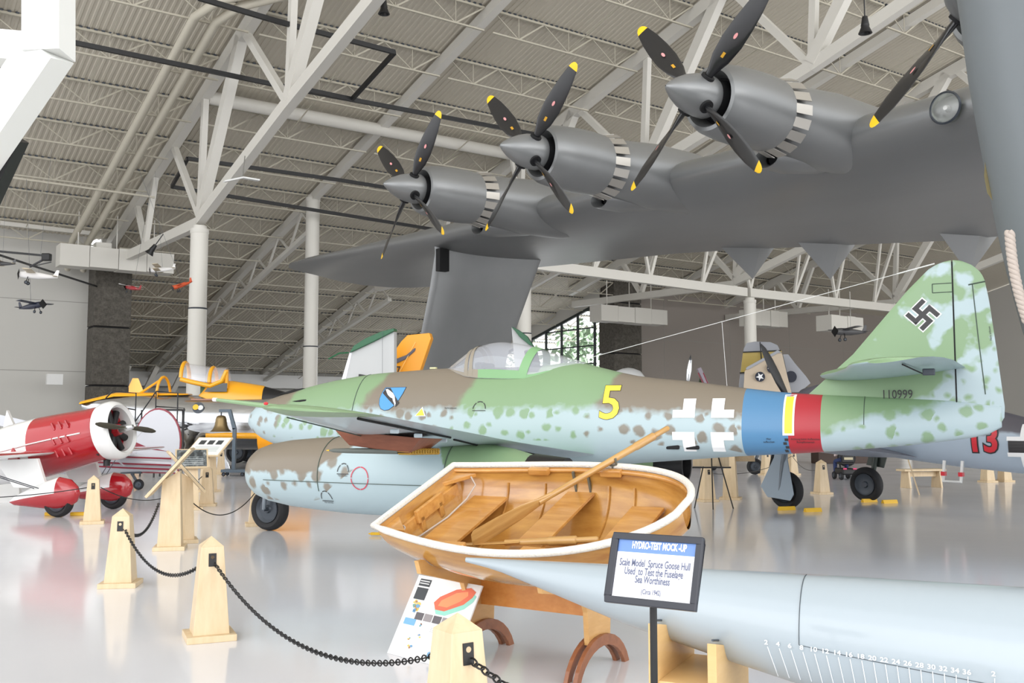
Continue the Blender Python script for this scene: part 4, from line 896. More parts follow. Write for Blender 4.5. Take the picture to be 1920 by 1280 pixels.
def chain(p, q, sag, label, link=.048, w=.0042, fine=True, grp='barrier chains'):
    m = MB(); n = 200; pts = []
    for i in range(n + 1):
        u = i / n; pts.append(p + (q - p) * u - Vector((0, 0, sag * 4 * u * (1 - u))))
    L = sum((pts[i + 1] - pts[i]).length for i in range(n))
    if fine:
        k = int(L / (link * .74)); d = L / k; acc = 0; j = 0; out = []
        tgt = d / 2; s0 = 0
        for i in range(n):
            sl = (pts[i + 1] - pts[i]).length
            while tgt <= s0 + sl and len(out) < k:
                u = (tgt - s0) / sl; out.append((pts[i] + (pts[i + 1] - pts[i]) * u, (pts[i + 1] - pts[i]).normalized())); tgt += d
            s0 += sl
        for i, (c, dr_) in enumerate(out):
            side = dr_.cross(Vector((0, 0, 1))).normalized(); up = side.cross(dr_)
            y = side if i % 2 else up; M = basis(c, dr_, y, dr_.cross(y)); M2 = M
            R = link * .30; rings = []
            for a in range(12):
                A = 2 * math.pi * a / 12; cx, cy = math.cos(A) * link / 2 * 1.0, math.sin(A) * R
                nrm = Vector((math.cos(A), math.sin(A), 0)); ring = [M @ (Vector((cx, cy, 0)) + nrm * w * math.cos(b) + Vector((0, 0, 1)) * w * math.sin(b)) for b in [math.pi / 2.5 * z for z in range(5)]]
                rings.append(ring)
            rings.append(rings[0]); m.loft(rings, cap=(False, False))
    else: m.tube(pts[::8] + [pts[-1]], .008, 5)
    return tag(m.build('barrier_chain', BLACK, None, 60), label, 'chain', grp)
ZC = .585
def hang(g, toward, r=.10):
    d = (toward - g); d.z = 0; d.normalize(); return g + d * r + Vector((0, 0, ZC))
gA = stanchion(392, 1196, .42, 'wooden obelisk stanchion standing alone in the lower left foreground')
gB = stanchion(226, 1098, .15, 'wooden obelisk stanchion second nearest on the left, with a black plate facing front')
gC = stanchion(173, 981, .35, 'wooden obelisk stanchion in front of the red aircraft wheels')
gD = at(858, 1140, 4.77); gD.z = 0
o = copy_tree(bp); o.location = gD; o.rotation_euler = (0, 0, .62); tag(o, 'nearest wooden obelisk stanchion, cut by the bottom edge before the rowing boat', 'stanchion', 'wooden chain stanchions')
gE = stanchion(482, 985, .3, 'wooden obelisk stanchion half hidden behind the jet nose wheel')
gF = stanchion(414, 889, .3, 'wooden obelisk stanchion beside the brass bell stand')
gG = stanchion(388, 948, .2, 'wooden obelisk stanchion behind the slanted reading boards')
gH = stanchion(1326, 940, .3, 'wooden obelisk stanchion left under the blue band, behind the thin easel')
gI = stanchion(1486, 890, .3, 'wooden obelisk stanchion behind the black propeller blade')
gJ = stanchion(1541, 926, .3, 'wooden obelisk stanchion just right of the fairing-covered landing wheel')
gK = stanchion(1852, 904, .3, 'wooden obelisk stanchion under the number 13 fuselage, left of two')
gL = stanchion(1884, 903, .3, 'wooden obelisk stanchion under the number 13 fuselage, right of two')
gM = stanchion(1437, 891, .3, 'wooden obelisk stanchion left of the black propeller blade, far away')
chain(hang(gA, gD), hang(gD, gA), .30, 'black link chain sagging from the lone front stanchion to the nearest one')
chain(hang(gA, gB), hang(gB, gA), .26, 'black link chain between the two left stanchions', .05)
gN = gD + (gD - gA).normalized() * 2.6; gN = Vector((1.2, 3.2, 0))
chain(hang(gD, gN), hang(gN, gD), .16, 'black link chain running right from the nearest stanchion out of the picture', .055, .005)
o = copy_tree(bp); o.location = gN; tag(o, 'wooden stanchion below the picture edge holding the nearest chain', 'stanchion', 'wooden chain stanchions')

# ---- reading lecterns on the left
PHOTO = NT('lectern_photo_print'); pn = PHOTO.noise(PHOTO.scale(PHOTO.obj(), 9, 9, 1), 1.0, 4, .7)
PHOTO.put(PHOTO.b.inputs['Base Color'], PHOTO.ramp(pn, [(.35, lin((52, 58, 62))), (.55, lin((110, 116, 118))), (.7, lin((180, 182, 180)))])); PHOTO.b.inputs['Roughness'].default_value = .12
PAPER = mat('white_print', (232, 236, 232), .35)
def lectern(px, py, rot, label, tilt=.75, bw=.75, bh=.55, h=.98, panel=None, text=False):
    t = thing('reading_lectern', label, 'lectern', gnd(px, py), (0, 0, rot), 'wooden reading lecterns')
    MB().box((0, 0, .025), (.44, .40, .05)).build('base', PALEWOOD, t, bevel=.004)
    b0, b1 = .15, .11
    MB().add([(-b0, -b0, .05), (b0, -b0, .05), (b0, b0, .05), (-b0, b0, .05), (-b1, -b1, h - .05), (b1, -b1, h - .05), (b1, b1, h + .08), (-b1, b1, h + .08)],
             [(0, 1, 2, 3), (4, 7, 6, 5), (0, 4, 5, 1), (1, 5, 6, 2), (2, 6, 7, 3), (3, 7, 4, 0)]).build('post', PALEWOOD, t, bevel=.003)
    R = Matrix.Rotation(tilt, 3, 'X'); c = Vector((0, -.02, h + .06))
    MB().box(c, (bw, bh, .035), 0, R).build('board', PALEWOOD, t, bevel=.004)
    MB().box(c + R @ Vector((0, 0, .021)), (bw - .06, bh - .06, .008), 0, R).build('print', panel or PHOTO.m, t)
    pr = MB()
    for k in range(3): pr.box(c + R @ Vector((-bw / 4 + k * bw / 4, bh * .2, .027)), (bw * .17, bh * .22, .003), 0, R)
    for k in range(4): pr.box(c + R @ Vector((0, -bh * .05 - k * .05, .027)), (bw * .7, .012, .003), 1, R)
    pr.build('printed_matter', [mat('print_dark', (60, 64, 66), .4) if 'print_dark' not in bpy.data.materials else bpy.data.materials['print_dark'], mat('print_grey', (170, 176, 178), .4) if 'print_grey' not in bpy.data.materials else bpy.data.materials['print_grey']], t)
    return t
lectern(319, 1029, math.radians(-77), 'front wooden reading lectern seen edge-on, board sloping down to the left', .85, .62, .82, .95)
lectern(342, 1016, math.radians(112), 'wooden reading lectern with dark photo board sloping to the right', .85, .6, .74, .92)
lectern(357, 955, math.radians(20), 'wooden reading lectern with dark photo print, second in the row', .75, .6, .5, .9)
lectern(390, 922, math.radians(-18), 'wooden reading lectern with pale white print in front of the bell stand', .62, .95, .72, 1.0, PAPER)
lectern(1370, 936, math.radians(160), 'wooden reading lectern seen from behind under the blue fuselage band', .7, 1.0, .6, .95)
chain(hang(gB, gnd(319, 1029)), gnd(312, 1029) + Vector((-.1, -.05, .60)), .22, 'black chain from the second left stanchion to the front lectern', fine=True, link=.06)
chain(gnd(345, 1016) + Vector((.1, 0, .55)), hang(gE, gA), .28, 'black chain from the lectern pair to the stanchion behind the nose wheel', fine=False)
chain(hang(gC, Vector((-12, 16, 0))), Vector((-12, 17, ZC)), .2, 'thin chain running left past the red aircraft wheel', fine=False)
chain(gC + Vector((.1, .05, ZC)), gG + Vector((-.1, 0, ZC)), .33, 'thin dark chain hanging behind the lecterns toward the grey tail', fine=False)
chain(hang(gH, gI), hang(gI, gH), .2, 'thin dark chain behind the thin easel under the jet', fine=False)
chain(hang(gJ, gI), hang(gI, gJ), .2, 'thin dark chain beside the landing gear fairing', fine=False)
# thin black easel with framed board, right
te = thing('display_easel', 'thin black tripod easel with a small board under the blue band', 'easel', gnd(1335, 952))
for q in ((-.35, -.05, 0), (-.05, -.35, 0), (.38, -.15, 0)): MB().tube([q, (0.02, .1, 1.5)], .012, 6).build('leg', BLACK, te, 40)
MB().box((0, -.02, .78), (.75, .04, .03)).build('ledge', BLACK, te); MB().box((0, .03, 1.05), (.7, .03, .5)).build('board', PALEWOOD, te)

# ---- wooden rowing boat
bo = Vector((-.70, 7.37, 1.105)); be = Vector((.85, -.5268, 0)); bwv = Vector((.49, .79, .37)).normalized(); bn = be.cross(bwv).normalized()
if bn.z < 0: bn = -bn
BMx = basis(bo, be, bwv, bn)        # x from transom to bow, y to the far side, z up out of the boat
BT = thing('rowing_boat', 'varnished wooden rowing boat with white rope gunwale tilted on its stand', 'boat'); BT.matrix_world = BMx
BL = 2.12
def bw_(x): return lerp([(0, .50), (.3, .58), (.7, .645), (1.1, .655), (1.4, .62), (1.65, .55), (1.85, .44), (1.98, .32), (2.06, .2), (2.10, .1), (2.12, .0)], x) if x < 9 else 0
def bwid(x):
    u = max(0, min(1, x / BL)); return (.50 + .16 * math.sin(min(1, u / .52) * math.pi / 2)) * (1 - max(0, (u - .42) / .58) ** 2.6) ** .5
def bdep(x): u = x / BL; return .46 - .09 * (1 - u) ** 2.5 - .30 * max(0, (u - .55) / .45) ** 3
def sheer(x): u = x / BL; return .05 * (2 * u - 1) ** 2 + .02 * u
VARN = wood('varnished_ply', (204, 154, 78), (158, 106, 48), .22, .8, (1.2, 1.2, 7), 2.2)
VARN2 = wood('varnished_seat', (210, 158, 86), (178, 122, 60), .25, .6, (1.5, 9, 9), 2.0)
def bsec(x, sc=1.0, n=24, inner=0.0):
    w, d, s_ = max(.004, bwid(x) - inner), bdep(x) - inner, sheer(x); pts = []
    for k in range(n + 1):
        a = math.pi * k / n; c, s2 = math.cos(a), math.sin(a)
        pts.append((x + .38 * d * s2 * max(0, 1 - x / .7) ** 2, w * (abs(c) ** .84) * (1 if c > 0 else -1), s_ - d * s2 ** .88))
    return pts
bx = [BL * (1 - (1 - i / 26) ** 1.5) for i in range(27)]; bx[-1] = BL - .004
m = MB(); R1 = [bsec(x) for x in bx]; m.loft(R1, closed=False, cap=(True, False)).build('hull', VARN, BT, 60)
m = MB(); R2 = [bsec(x, inner=.02) for x in [min(max(x, .03), BL - .03) for x in bx]]; m.loft(R2, closed=False, cap=(True, False)).build('inner_planking', VARN, BT, 60)
# gunwale: white rope fender
gp_ = [Vector((x, bwid(x), sheer(x))) for x in bx] + [Vector((x, -bwid(x), sheer(x))) for x in reversed(bx[:-1])]
gwm = NT('rope_fender'); wv = gwm.noise(gwm.scale(gwm.obj(), 12, 12, 12), 6, 3); gwm.put(gwm.b.inputs['Base Color'], gwm.mix(wv, lin((206, 198, 186)), lin((240, 236, 228)))); gwm.b.inputs['Roughness'].default_value = .8; gwm.bump(wv, .6, .01)
rp = [p + Vector((0, (.018 if p.y > 0 else -.018), .005)) for p in gp_]
MB().tube(rp + [rp[0]], .025, 10).build('rope_gunwale', gwm.m, BT, 60)
inn = [Vector((x, bwid(x) - .03, sheer(x) - .02)) for x in bx[:-2]] + [Vector((x, -bwid(x) + .03, sheer(x) - .02)) for x in reversed(bx[:-2])]
MB().tube(inn, .014, 6).build('inwale', VARN2, BT, 60)
# transom inside with frame pieces and knees
MB().box((.075, 0, -.10), (.03, .80, .12)).box((.10, 0, -.05), (.03, .34, .10)).box((.10, -.12, -.12), (.03, .05, .12)).box((.10, .12, -.12), (.03, .05, .12)).build('transom', VARN2, BT, bevel=.006)
for sgn in (-1, 1): MB().prism([(0, 0), (.2, 0), (0, -.2 * sgn)], .03, basis((.03, sgn * .47, -.0), (1, 0, 0), (0, 1, 0), (0, 0, 1))).build('corner_knee', VARN2, BT, bevel=.004)
# thwarts
def hwz(x, z): s2 = min(.99, max(0, (sheer(x) - z) / bdep(x))) ** (1 / .88); return bwid(x) * math.sqrt(1 - s2 * s2) ** .84
for x, w, lb in ((.34, .30, 0), (1.05, .22, 1), (1.66, .24, 2)):
    hw = min(hwz(x - w / 2, -.19), hwz(x + w / 2, -.19)) - .025; MB().box((x, 0, -.17), (w, 2 * hw, .024)).build('thwart', VARN2, BT, bevel=.004)
    MB().box((x, 0, -.205), (.04, 2 * hw - .12, .045)).build('thwart_beam', VARN2, BT)
# floor boards
for k in range(9):
    y = -.24 + .06 * k; MB().box((1.12, y, -.375), (.96 - abs(k - 4) * .09, .05, .014)).build('floor_board', wood('floor_board_wood', (196, 138, 62), (160, 100, 40), .4, .3, (1, 9, 9)) if k == 0 else bpy.data.materials['floor_board_wood'], BT)
for x in (.45, .75, 1.28, 1.5):
    pts = [Vector((x, p[1] * .985, p[2] + .006)) for p in bsec(x, inner=.02)]
    MB().tube(pts[2:-2], .009, 5).build('rib', VARN, BT, 60)
# rowlock pads, brackets and pins
GAL = mat('galvanised_iron', (120, 122, 112), .5, .5)
for sgn in (1, -1):
    for x in (.72, 1.32):
        MB().box((x, sgn * (bwid(x) - .045), sheer(x) - .02), (.17, .05, .055)).build('rowlock_pad', VARN2, BT, bevel=.01)
    for x in (1.0, 1.12): MB().box((x, sgn * (bwid(x) - .05), -.09), (.016, .02, .16)).build('seat_bracket', GAL, BT)
rl_ = MB().tube([(1.32 - .03, bwid(1.32) - .0, .08), (1.32 - .03, bwid(1.32), .04), (1.32, bwid(1.32), .03), (1.32 + .03, bwid(1.32), .04), (1.32 + .03, bwid(1.32), .09)], .009, 6).tube([(1.32, bwid(1.32), .03), (1.32, bwid(1.32) - .01, -.02)], .01, 6).build('rowlock', GAL, BT, 60)
MB().tube([(.2, .44, .0), (.24, .42, -.06), (.22, .30, -.12), (.20, .05, -.15), (.16, -.25, -.15), (.10, -.40, -.12)], .007, 6).torus(basis((.1, -.44, -.02), (1, 0, 0), (0, 1, 0), (0, 0, 1)), .05, .007, 20, 6).torus(basis((.12, -.43, -.01), (1, 0, 0), (0, 1, 0), (0, 0, 1)), .06, .007, 20, 6).build('rope_lanyard', rm, BT, 60)
# oars
OARM = wood('oar_wood', (206, 166, 104), (166, 122, 66), .4, .3, (1, 10, 10), 2)
def oar(p, q, label, blade=True, bl=.62, roll=0.0, bladew=.15):
    p, q = Vector(p), Vector(q); d = (q - p); L = d.length; d.normalize(); s_ = d.cross(Vector((0, 0, 1))).normalized(); up = s_.cross(d)
    s2 = s_ * math.cos(roll) + up * math.sin(roll); u2 = d.cross(s2)
    t = thing('oar', label, 'oar'); t.matrix_world = basis(p, d, s2, u2)
    if blade:
        rings = []
        for x, w, h in ((0, .10, .006), (.02, bladew, .008), (.2, bladew, .010), (.42, bladew * .8, .016), (.56, .07, .024), (bl + .05, .046, .040)):
            rings.append([(x, w / 2 * math.cos(2 * math.pi * k / 16), h / 2 * math.sin(2 * math.pi * k / 16)) for k in range(16)])
        MB().loft(rings).build('oar_blade', OARM, t, 60)
    MB().lathe([(bl * .9 if blade else 0, .021), (L * .6, .023), (L - .34, .026), (L - .33, .03), (L - .15, .03)], Matrix(), 16).build('oar_shaft', OARM, t, 40)
    MB().lathe([(L - .15, .03), (L - .14, .019), (L - .01, .021), (L, .015)], Matrix(), 16).build('oar_handle', OARM, t, 40)
    return t
pin = BMx @ Vector((1.32, bwid(1.32), .075))
bt_ = at(885, 1013, 6.62); dd_ = (pin - bt_); oar(bt_, bt_ + dd_ * 1.455, 'long wooden oar lying across the boat, handle beyond the far gunwale', roll=1.1)
hp = at(1122, 1011, 6.42); hq = at(880, 1031, 6.62); oar(BMx @ Vector((.50, -.43, -.10)), hp, 'wooden oar lying inside along the near gunwale of the boat', True, .5)
# ---- stand of the boat
PLY = wood('stand_plywood', (222, 178, 116), (206, 158, 94), .35, .3, (1.5, 1.5, 6)); PINE = wood('stand_pine', (222, 152, 78), (206, 132, 60), .35, .3, (1.2, 8, 8)); WAL = wood('curved_foot', (160, 104, 72), (134, 84, 56), .4, .2, (2, 6, 6))
ST = thing('boat_stand', 'wooden cradle stand with curved feet under the rowing boat', 'stand')
def cradle(xb, name):
    c = BMx @ Vector((xb, 0, 0)); fx = Vector((be.x, be.y, 0)).normalized(); fy_ = Vector((-fx.y, fx.x, 0))   # fy_ = toward far side
    base = Vector((c.x, c.y, 0)) + fy_ * .24
    M = basis(base, fy_, (0, 0, 1), fx)       # local x = far, y = up
    # profile following the hull underside
    arc = []
    for k in range(15):
        a = math.pi * (.12 + .66 * k / 14); w, d = bwid(xb) + .012, bdep(xb) + .012
        p = BMx @ Vector((xb, -w * math.cos(a) ** 1 if math.cos(a) >= 0 else w * abs(math.cos(a)), sheer(xb) - d * math.sin(a) ** .88)); q = p - base
        arc.append((q.dot(fy_), q.z))
    lo = [(.30, .60), (.17, .42), (.16, .20), (-.16, .20), (-.18, .42), (-.24, .54)]
    arc2 = sorted(arc, key=lambda p: p[0])
    poly_ = [(arc2[0][0] - .075, arc2[0][1] + .0)] + arc2 + [(arc2[-1][0] + .03, arc2[-1][1] - .03)] + lo + [(arc2[0][0] - .04, arc2[0][1] - .09)]
    MB().prism(poly_, .036, M).build('cradle_board', PLY, ST, bevel=.002)
    for s_ in (-.034, .034):
        fo = []
        for k in range(13): a = math.pi * (.10 + .80 * k / 12); fo.append((-.42 * math.cos(a), -.11 + .36 * math.sin(a)))
        for k in range(13): a = math.pi * (.90 - .80 * k / 12); fo.append((-.36 * math.cos(a), -.11 + .285 * math.sin(a)))
        MB().prism(fo, .03, basis(base + fx * s_, fy_, (0, 0, 1), fx)).build('curved_foot', WAL, ST, bevel=.003)
    return base, fx
b1_, fx_ = cradle(.40, 'a'); b2_, _ = cradle(1.36, 'b')
MB().beam(b1_ + Vector((0, 0, .46)), b2_ + Vector((0, 0, .46)), .03, .20).build('stretcher_board', PINE, ST)
# ---- poster leaning on the floor
pA, pB, pC, pD = gnd(727, 1224), gnd(846, 1256), at(866, 1091, 7.35), at(779, 1077, 7.62)
ex = (pB - pA).normalized(); pw_, ph_ = .46, (pD - pA).length; ez0 = ((pD - pA) - ex * (pD - pA).dot(ex)).normalized(); en = ex.cross(ez0)
PO = thing('poster_board', 'white printed poster board leaning beside the boat stand', 'poster'); PO.matrix_world = basis(pA, ex, ez0, en); pw_ = (pB - pA).length
MB().box((pw_ / 2, ph_ / 2, 0), (pw_, ph_, .012)).build('panel', mat('poster_white', (238, 238, 238), .4), PO)
def pg(name, shapes, cols):
    m = MB()
    for pts, mi in shapes: m.add([(x * pw_, (1 - y) * ph_, .0075 + .0006 * mi) for x, y in pts], [tuple(range(len(pts)))], mi)
    return m.build(name, cols, PO)
pg('title_strip', [([(.06, .04), (.24, .04), (.24, .13), (.06, .13)], 0), ([(.07, .06), (.22, .06), (.22, .072), (.07, .072)], 1), ([(.07, .09), (.22, .09), (.22, .102), (.07, .102)], 1), ([(.06, .15), (.24, .15), (.24, .30), (.06, .30)], 0)], [mat('poster_black', (62, 66, 70), .5), mat('poster_text_white', (230, 230, 230), .5)])
rb = [(.46, .38), (.40, .30), (.46, .22), (.66, .10), (.86, .05), (.95, .09), (.93, .16), (.84, .26), (.60, .38)]
pg('printed_red_boat', [([(x + .03, y + .05) for x, y in rb], 0), (rb, 1), ([(.48, .33), (.5, .26), (.68, .14), (.84, .10), (.86, .15), (.78, .23), (.62, .33)], 2)], [mat('poster_teal', (150, 214, 196), .5), mat('poster_red', (226, 110, 80), .5), mat('poster_orange', (238, 150, 100), .5)])
ph = MB(); 
pg('photo_row', [([(.20 + .14 * k, .45), (.325 + .14 * k, .45), (.325 + .14 * k, .54), (.20 + .14 * k, .54)], k % 2) for k in range(5)], [mat('poster_photo_dark', (96, 92, 96), .5), mat('poster_photo_mid', (150, 144, 146), .5)])
pg('blue_panel', [([(.06, .54), (.24, .54), (.24, .62), (.06, .62)], 0)], [mat('poster_blue', (120, 176, 216), .5)])
bl_ = [mat('poster_yellow', (236, 196, 96), .5), mat('poster_seagreen', (110, 160, 150), .5), mat('poster_brown', (170, 130, 90), .5), mat('poster_sky', (110, 160, 200), .5)]
rr = random.Random(3); shp = []
for cx_, cy_, s_ in ((.15, .38, .08), (.13, .34, .05), (.33, .59, .03), (.38, .72, .035), (.24, .78, .03), (.30, .86, .045), (.66, .88, .08), (.62, .93, .05), (.70, .90, .05), (.17, .42, .06)):
    for k in range(4):
        ox, oy = rr.uniform(-.5, .5) * s_, rr.uniform(-.5, .5) * s_; n = 7
        shp.append(([(cx_ + ox + s_ * .55 * rr.uniform(.5, 1) * math.cos(2 * math.pi * i / n), cy_ + oy + s_ * .4 * rr.uniform(.5, 1) * math.sin(2 * math.pi * i / n)) for i in range(n)], rr.randrange(4)))
pg('small_drawings', shp, bl_)
pg('poster_text', [([(.5, .60 + .02 * k), (.85, .60 + .02 * k), (.85, .605 + .02 * k), (.5, .605 + .02 * k)], 0) for k in range(3)], [mat('poster_grey_text', (170, 170, 175), .5)])
MB().tube([(pw_ * .5, ph_ * .8, -.01), (pw_ * .5, .12, -.28)], .008, 6).build('prop', BLACK, PO)

# ---- grey-blue scale model hull
HP0 = Vector((-.27, 5.9, 0)); HP1 = Vector((2.9, 4.35, 0)); hx = (HP1 - HP0).normalized(); HL = 4.4
HU = thing('model_hull', 'long pale grey-blue scale model flying boat hull pointing left', 'scale model', HP0, (0, 0, math.atan2(hx.y, hx.x)))
hullm = mat('model_hull_paint', (164, 175, 182), .28, 0, .4)
def hz(u): return lerp([(0, .893), (1.4, .915), (2.9, .93), (HL, .93)], u)
def hbm(u): return lerp([(0, .865), (.2, .835), (.6, .72), (1.0, .60), (1.6, .46), (2.2, .33), (3.0, .20), (HL, .13)], u)
def hwd(u): return lerp([(0, .012), (.2, .05), (.6, .11), (1.2, .18), (2, .25), (3, .31), (HL, .33)], u)
def hs(u, k, n=40):
    a = 2 * math.pi * k / n; zt, zb, w = sm([(0, .893), (.7, .905), (1.4, .918), (2.9, .93), (HL, .93)], u), hbm(u), hwd(u); zm = zt * .45 + zb * .55
    s_, c_ = math.sin(a), math.cos(a)
    y = w * abs(c_) ** (.9 if s_ > 0 else .8) * (1 if c_ > 0 else -1); z = zm + ((zt - zm) if s_ > 0 else (zm - zb)) * (s_ if s_ > 0 else -abs(s_) ** 1.15)
    return (u, y, z)
us = [0, .03, .08, .15, .25, .4] + [.6 + .2 * i for i in range(20)]
MB().loft([[hs(u, k) for k in range(40)] for u in us if u <= HL]).build('hull_shell', hullm, HU, 60)
seamm = mat('dark_seam', (70, 78, 84), .5)
MB().tube([(hs(1.95, k)[0], hs(1.95, k)[1] * 1.004, hs(1.95, k)[2] + .001) for k in range(10, 21)], .0025, 4).build('hatch_seam', seamm, HU)
MB().tube([(u, hs(u, 20)[1] * 1.004, hs(u, 20)[2]) for u in [1.95 + .08 * i for i in range(30)]], .0018, 4).build('hatch_seam', seamm, HU)
sd_ = hs(2.5, 22); MB().lathe([(0, 0), (0, .012), (.006, .014)], basis((2.55, sd_[1] - .004, sd_[2]), (0, -1, 0), (1, 0, 0), (0, 0, 1)), 12).build('small_port', DARKIN, HU, 40)
# white scale marks and numbers along the lower side
sw = mat('scale_white', (236, 240, 244), .5)
def hside(u, f):
    # f=0 at mid side, 1 near the keel, on the visitor side
    k = 22 + f * 6.5; k0 = int(k); a, b = hs(u, k0), hs(u, k0 + 1); w = k - k0
    return Vector((u, a[1] * (1 - w) + b[1] * w - .003, a[2] * (1 - w) + b[2] * w))
HUM = Matrix.Translation(HP0) @ Matrix.Rotation(math.atan2(hx.y, hx.x), 4, 'Z')
def hsf(u, k):
    k0 = int(k); w = k - k0; a_, b_ = hs(u, k0), hs(u, k0 + 1); return Vector((u, a_[1] * (1 - w) + b_[1] * w - .003, a_[2] * (1 - w) + b_[2] * w))
def hnear(x, y):
    u, k = 2.2, 24.0
    for _ in range(25):
        f0 = proj(HUM @ hsf(u, k)); fu = proj(HUM @ hsf(u + .01, k)); fk = proj(HUM @ hsf(u, k + .1))
        a_, b_, c_, d_ = (fu[0] - f0[0]) / .01, (fk[0] - f0[0]) / .1, (fu[1] - f0[1]) / .01, (fk[1] - f0[1]) / .1; det = a_ * d_ - b_ * c_
        if abs(det) < 1e-6: break
        ex_, ey_ = x - f0[0], y - f0[1]; u += max(-.3, min(.3, (d_ * ex_ - b_ * ey_) / det)); k += max(-1, min(1, (a_ * ey_ - c_ * ex_) / det)); k = max(17, min(29.5, k)); u = max(.5, min(4.2, u))
    return hsf(u, k)
for i in range(19):
    tx = 1437 + i * 22.1 + max(0, i - 17) * 28; ty = 1205 + i * 3.3; sl = lerp([(0, 20), (8, 10), (18, 1)], i)
    MB().tube([hnear(tx + 2 + sl * f_, ty + 7 + 55 * f_) for f_ in (0, .25, .5, .75, 1)], .0022, 5).build('scale_line', sw, HU)
    g = text_geo(str(2 + 2 * i) if i < 18 else '2', 1, 1.2, .02); s_ = .030; c = hnear(tx, ty) + Vector((0, -.008, .004))
    MB().add([c + Vector((v.x * s_, 0, v.y * s_)) for v in g[0]], g[1]).build('scale_number', sw, HU)
# cradle of the model hull
CR = thing('model_cradle', 'birch plywood cradle box carrying the grey model hull', 'cradle', HP0, (0, 0, math.atan2(hx.y, hx.x)))
BIR = wood('birch_ply', (226, 190, 134), (214, 176, 118), .45, .1, (1.5, 1.5, 6))
for u in (1.25, 1.55):
    w = .34; zb = hbm(u) + .12
    lo = [(-w, 0), (w, 0), (w, zb + .02), (hwd(u) * .75, zb - .02), (.0, hbm(u) - .01), (-hwd(u) * .75, zb - .02), (-w, zb + .02)]
    MB().prism(lo, .045, basis((u, 0, 0), (0, 1, 0), (0, 0, 1), (1, 0, 0))).build('cradle_end', BIR, CR, bevel=.003)
    MB().tube([(u - .005, -w * .9, zb + .03), (u - .005, -hwd(u) * .72, zb - .0), (u - .005, -hwd(u) * .5, zb - .08)], .006, 6).build('felt_strap', DGREY, CR)
MB().box((1.40, 0, .2), (.255, .64, .40)).build('cradle_box', BIR, CR, bevel=.002)
# ---- sign on a pole
sc0 = at(1228, 1073, 3.5); SG = thing('sign_stand', 'black framed blue and white sign on a black pole before the model hull', 'sign', (sc0.x + .0, 3.55, 0))
MB().lathe([(0, .17), (.012, .17), (.03, .03), (.03, .0)], basis((0, 0, 0), (0, 0, 1), (1, 0, 0), (0, 1, 0)), 32).build('base_plate', BLACK, SG, 40)
MB().lathe([(.02, .016), (.62, .016), (.62, .022), (.70, .022), (.70, .013), (1.08, .013)], basis((0, 0, 0), (0, 0, 1), (1, 0, 0), (0, 1, 0)), 20).build('pole', BLACK, SG, 40)
MB().lathe([(.63, .0225), (.66, .026), (.69, .0225)], basis((0, 0, 0), (0, 0, 1), (1, 0, 0), (0, 1, 0)), 20).build('clamp', BLACK, SG, 40)
tl_, tr_, bl2, br2 = at(1150, 997, 3.62), at(1319, 1008, 3.42), at(1137, 1129, 3.55), at(1307, 1147, 3.35)
o_ = Vector((SG.location.x, SG.location.y, 0))
cx_ = (tl_ + tr_ + bl2 + br2) / 4; ex_ = ((tr_ - tl_) + (br2 - bl2)).normalized(); ez_ = ((tl_ - bl2) + (tr_ - br2)); ez_ = (ez_ - ex_ * ez_.dot(ex_)).normalized(); en_ = ex_.cross(ez_)
sW = ((tr_ - tl_).length + (br2 - bl2).length) / 2; sH = ((tl_ - bl2).length + (tr_ - br2).length) / 2
SF = basis(cx_ - o_, ex_, ez_, en_)
FRM = mat('sign_frame_black', (44, 46, 54), .35)
m = MB(); fw = .024
for x, y, w, h in ((0, sH / 2 - fw / 2, sW, fw), (0, -sH / 2 + fw / 2, sW, fw), (-sW / 2 + fw / 2, 0, fw, sH - 2 * fw), (sW / 2 - fw / 2, 0, fw, sH - 2 * fw)):
    vs = [SF @ Vector((x + a * w / 2, y + b * h / 2, c)) for a, b, c in ((-1, -1, -.01), (1, -1, -.01), (1, 1, -.01), (-1, 1, -.01), (-1, -1, .01), (1, -1, .01), (1, 1, .01), (-1, 1, .01))]
    m.add(vs, [(0, 3, 2, 1), (4, 5, 6, 7), (0, 1, 5, 4), (1, 2, 6, 5), (2, 3, 7, 6), (3, 0, 4, 7)])
m.build('sign_frame', FRM, SG, bevel=.003)
iw, ih = sW - 2 * fw, sH - 2 * fw; bandh = ih * .215
def sq(x0, y0, x1, y1, z): return [SF @ Vector(p) for p in ((x0, y0, z), (x1, y0, z), (x1, y1, z), (x0, y1, z))]
MB().add(sq(-iw / 2 - .002, -ih / 2 - .002, iw / 2 + .002, ih / 2 - bandh, .001) + sq(-iw / 2 - .002, ih / 2 - bandh, iw / 2 + .002, ih / 2 + .002, .001), [(0, 1, 2, 3), (4, 5, 6, 7)], [0, 1]).add([SF @ Vector((x, y, -.006)) for x, y in ((-iw / 2, -ih / 2), (iw / 2, -ih / 2), (iw / 2, ih / 2), (-iw / 2, ih / 2))], [(0, 3, 2, 1)], 0).build('sign_sheet', [mat('sign_white', (240, 240, 246), .4), mat('sign_blue', (104, 138, 196), .4)], SG)
def stext(txt, y, size, m_, sx=.62, bold=.012, x=0.0):
    g = text_geo(txt, 1, sx, bold * 1.7, spacing=1.0); return MB().add([SF @ Vector((x + v.x * size, y + v.y * size, .0025)) for v in g[0]], g[1]).build('sign_text', m_, SG)
sgr = mat('sign_grey_ink', (96, 102, 128), .5)
stext('HYDRO-TEST MOCK -UP', ih / 2 - bandh * .42, .034, mat('sign_white_ink', (250, 250, 250), .5), .56, .025, .01)
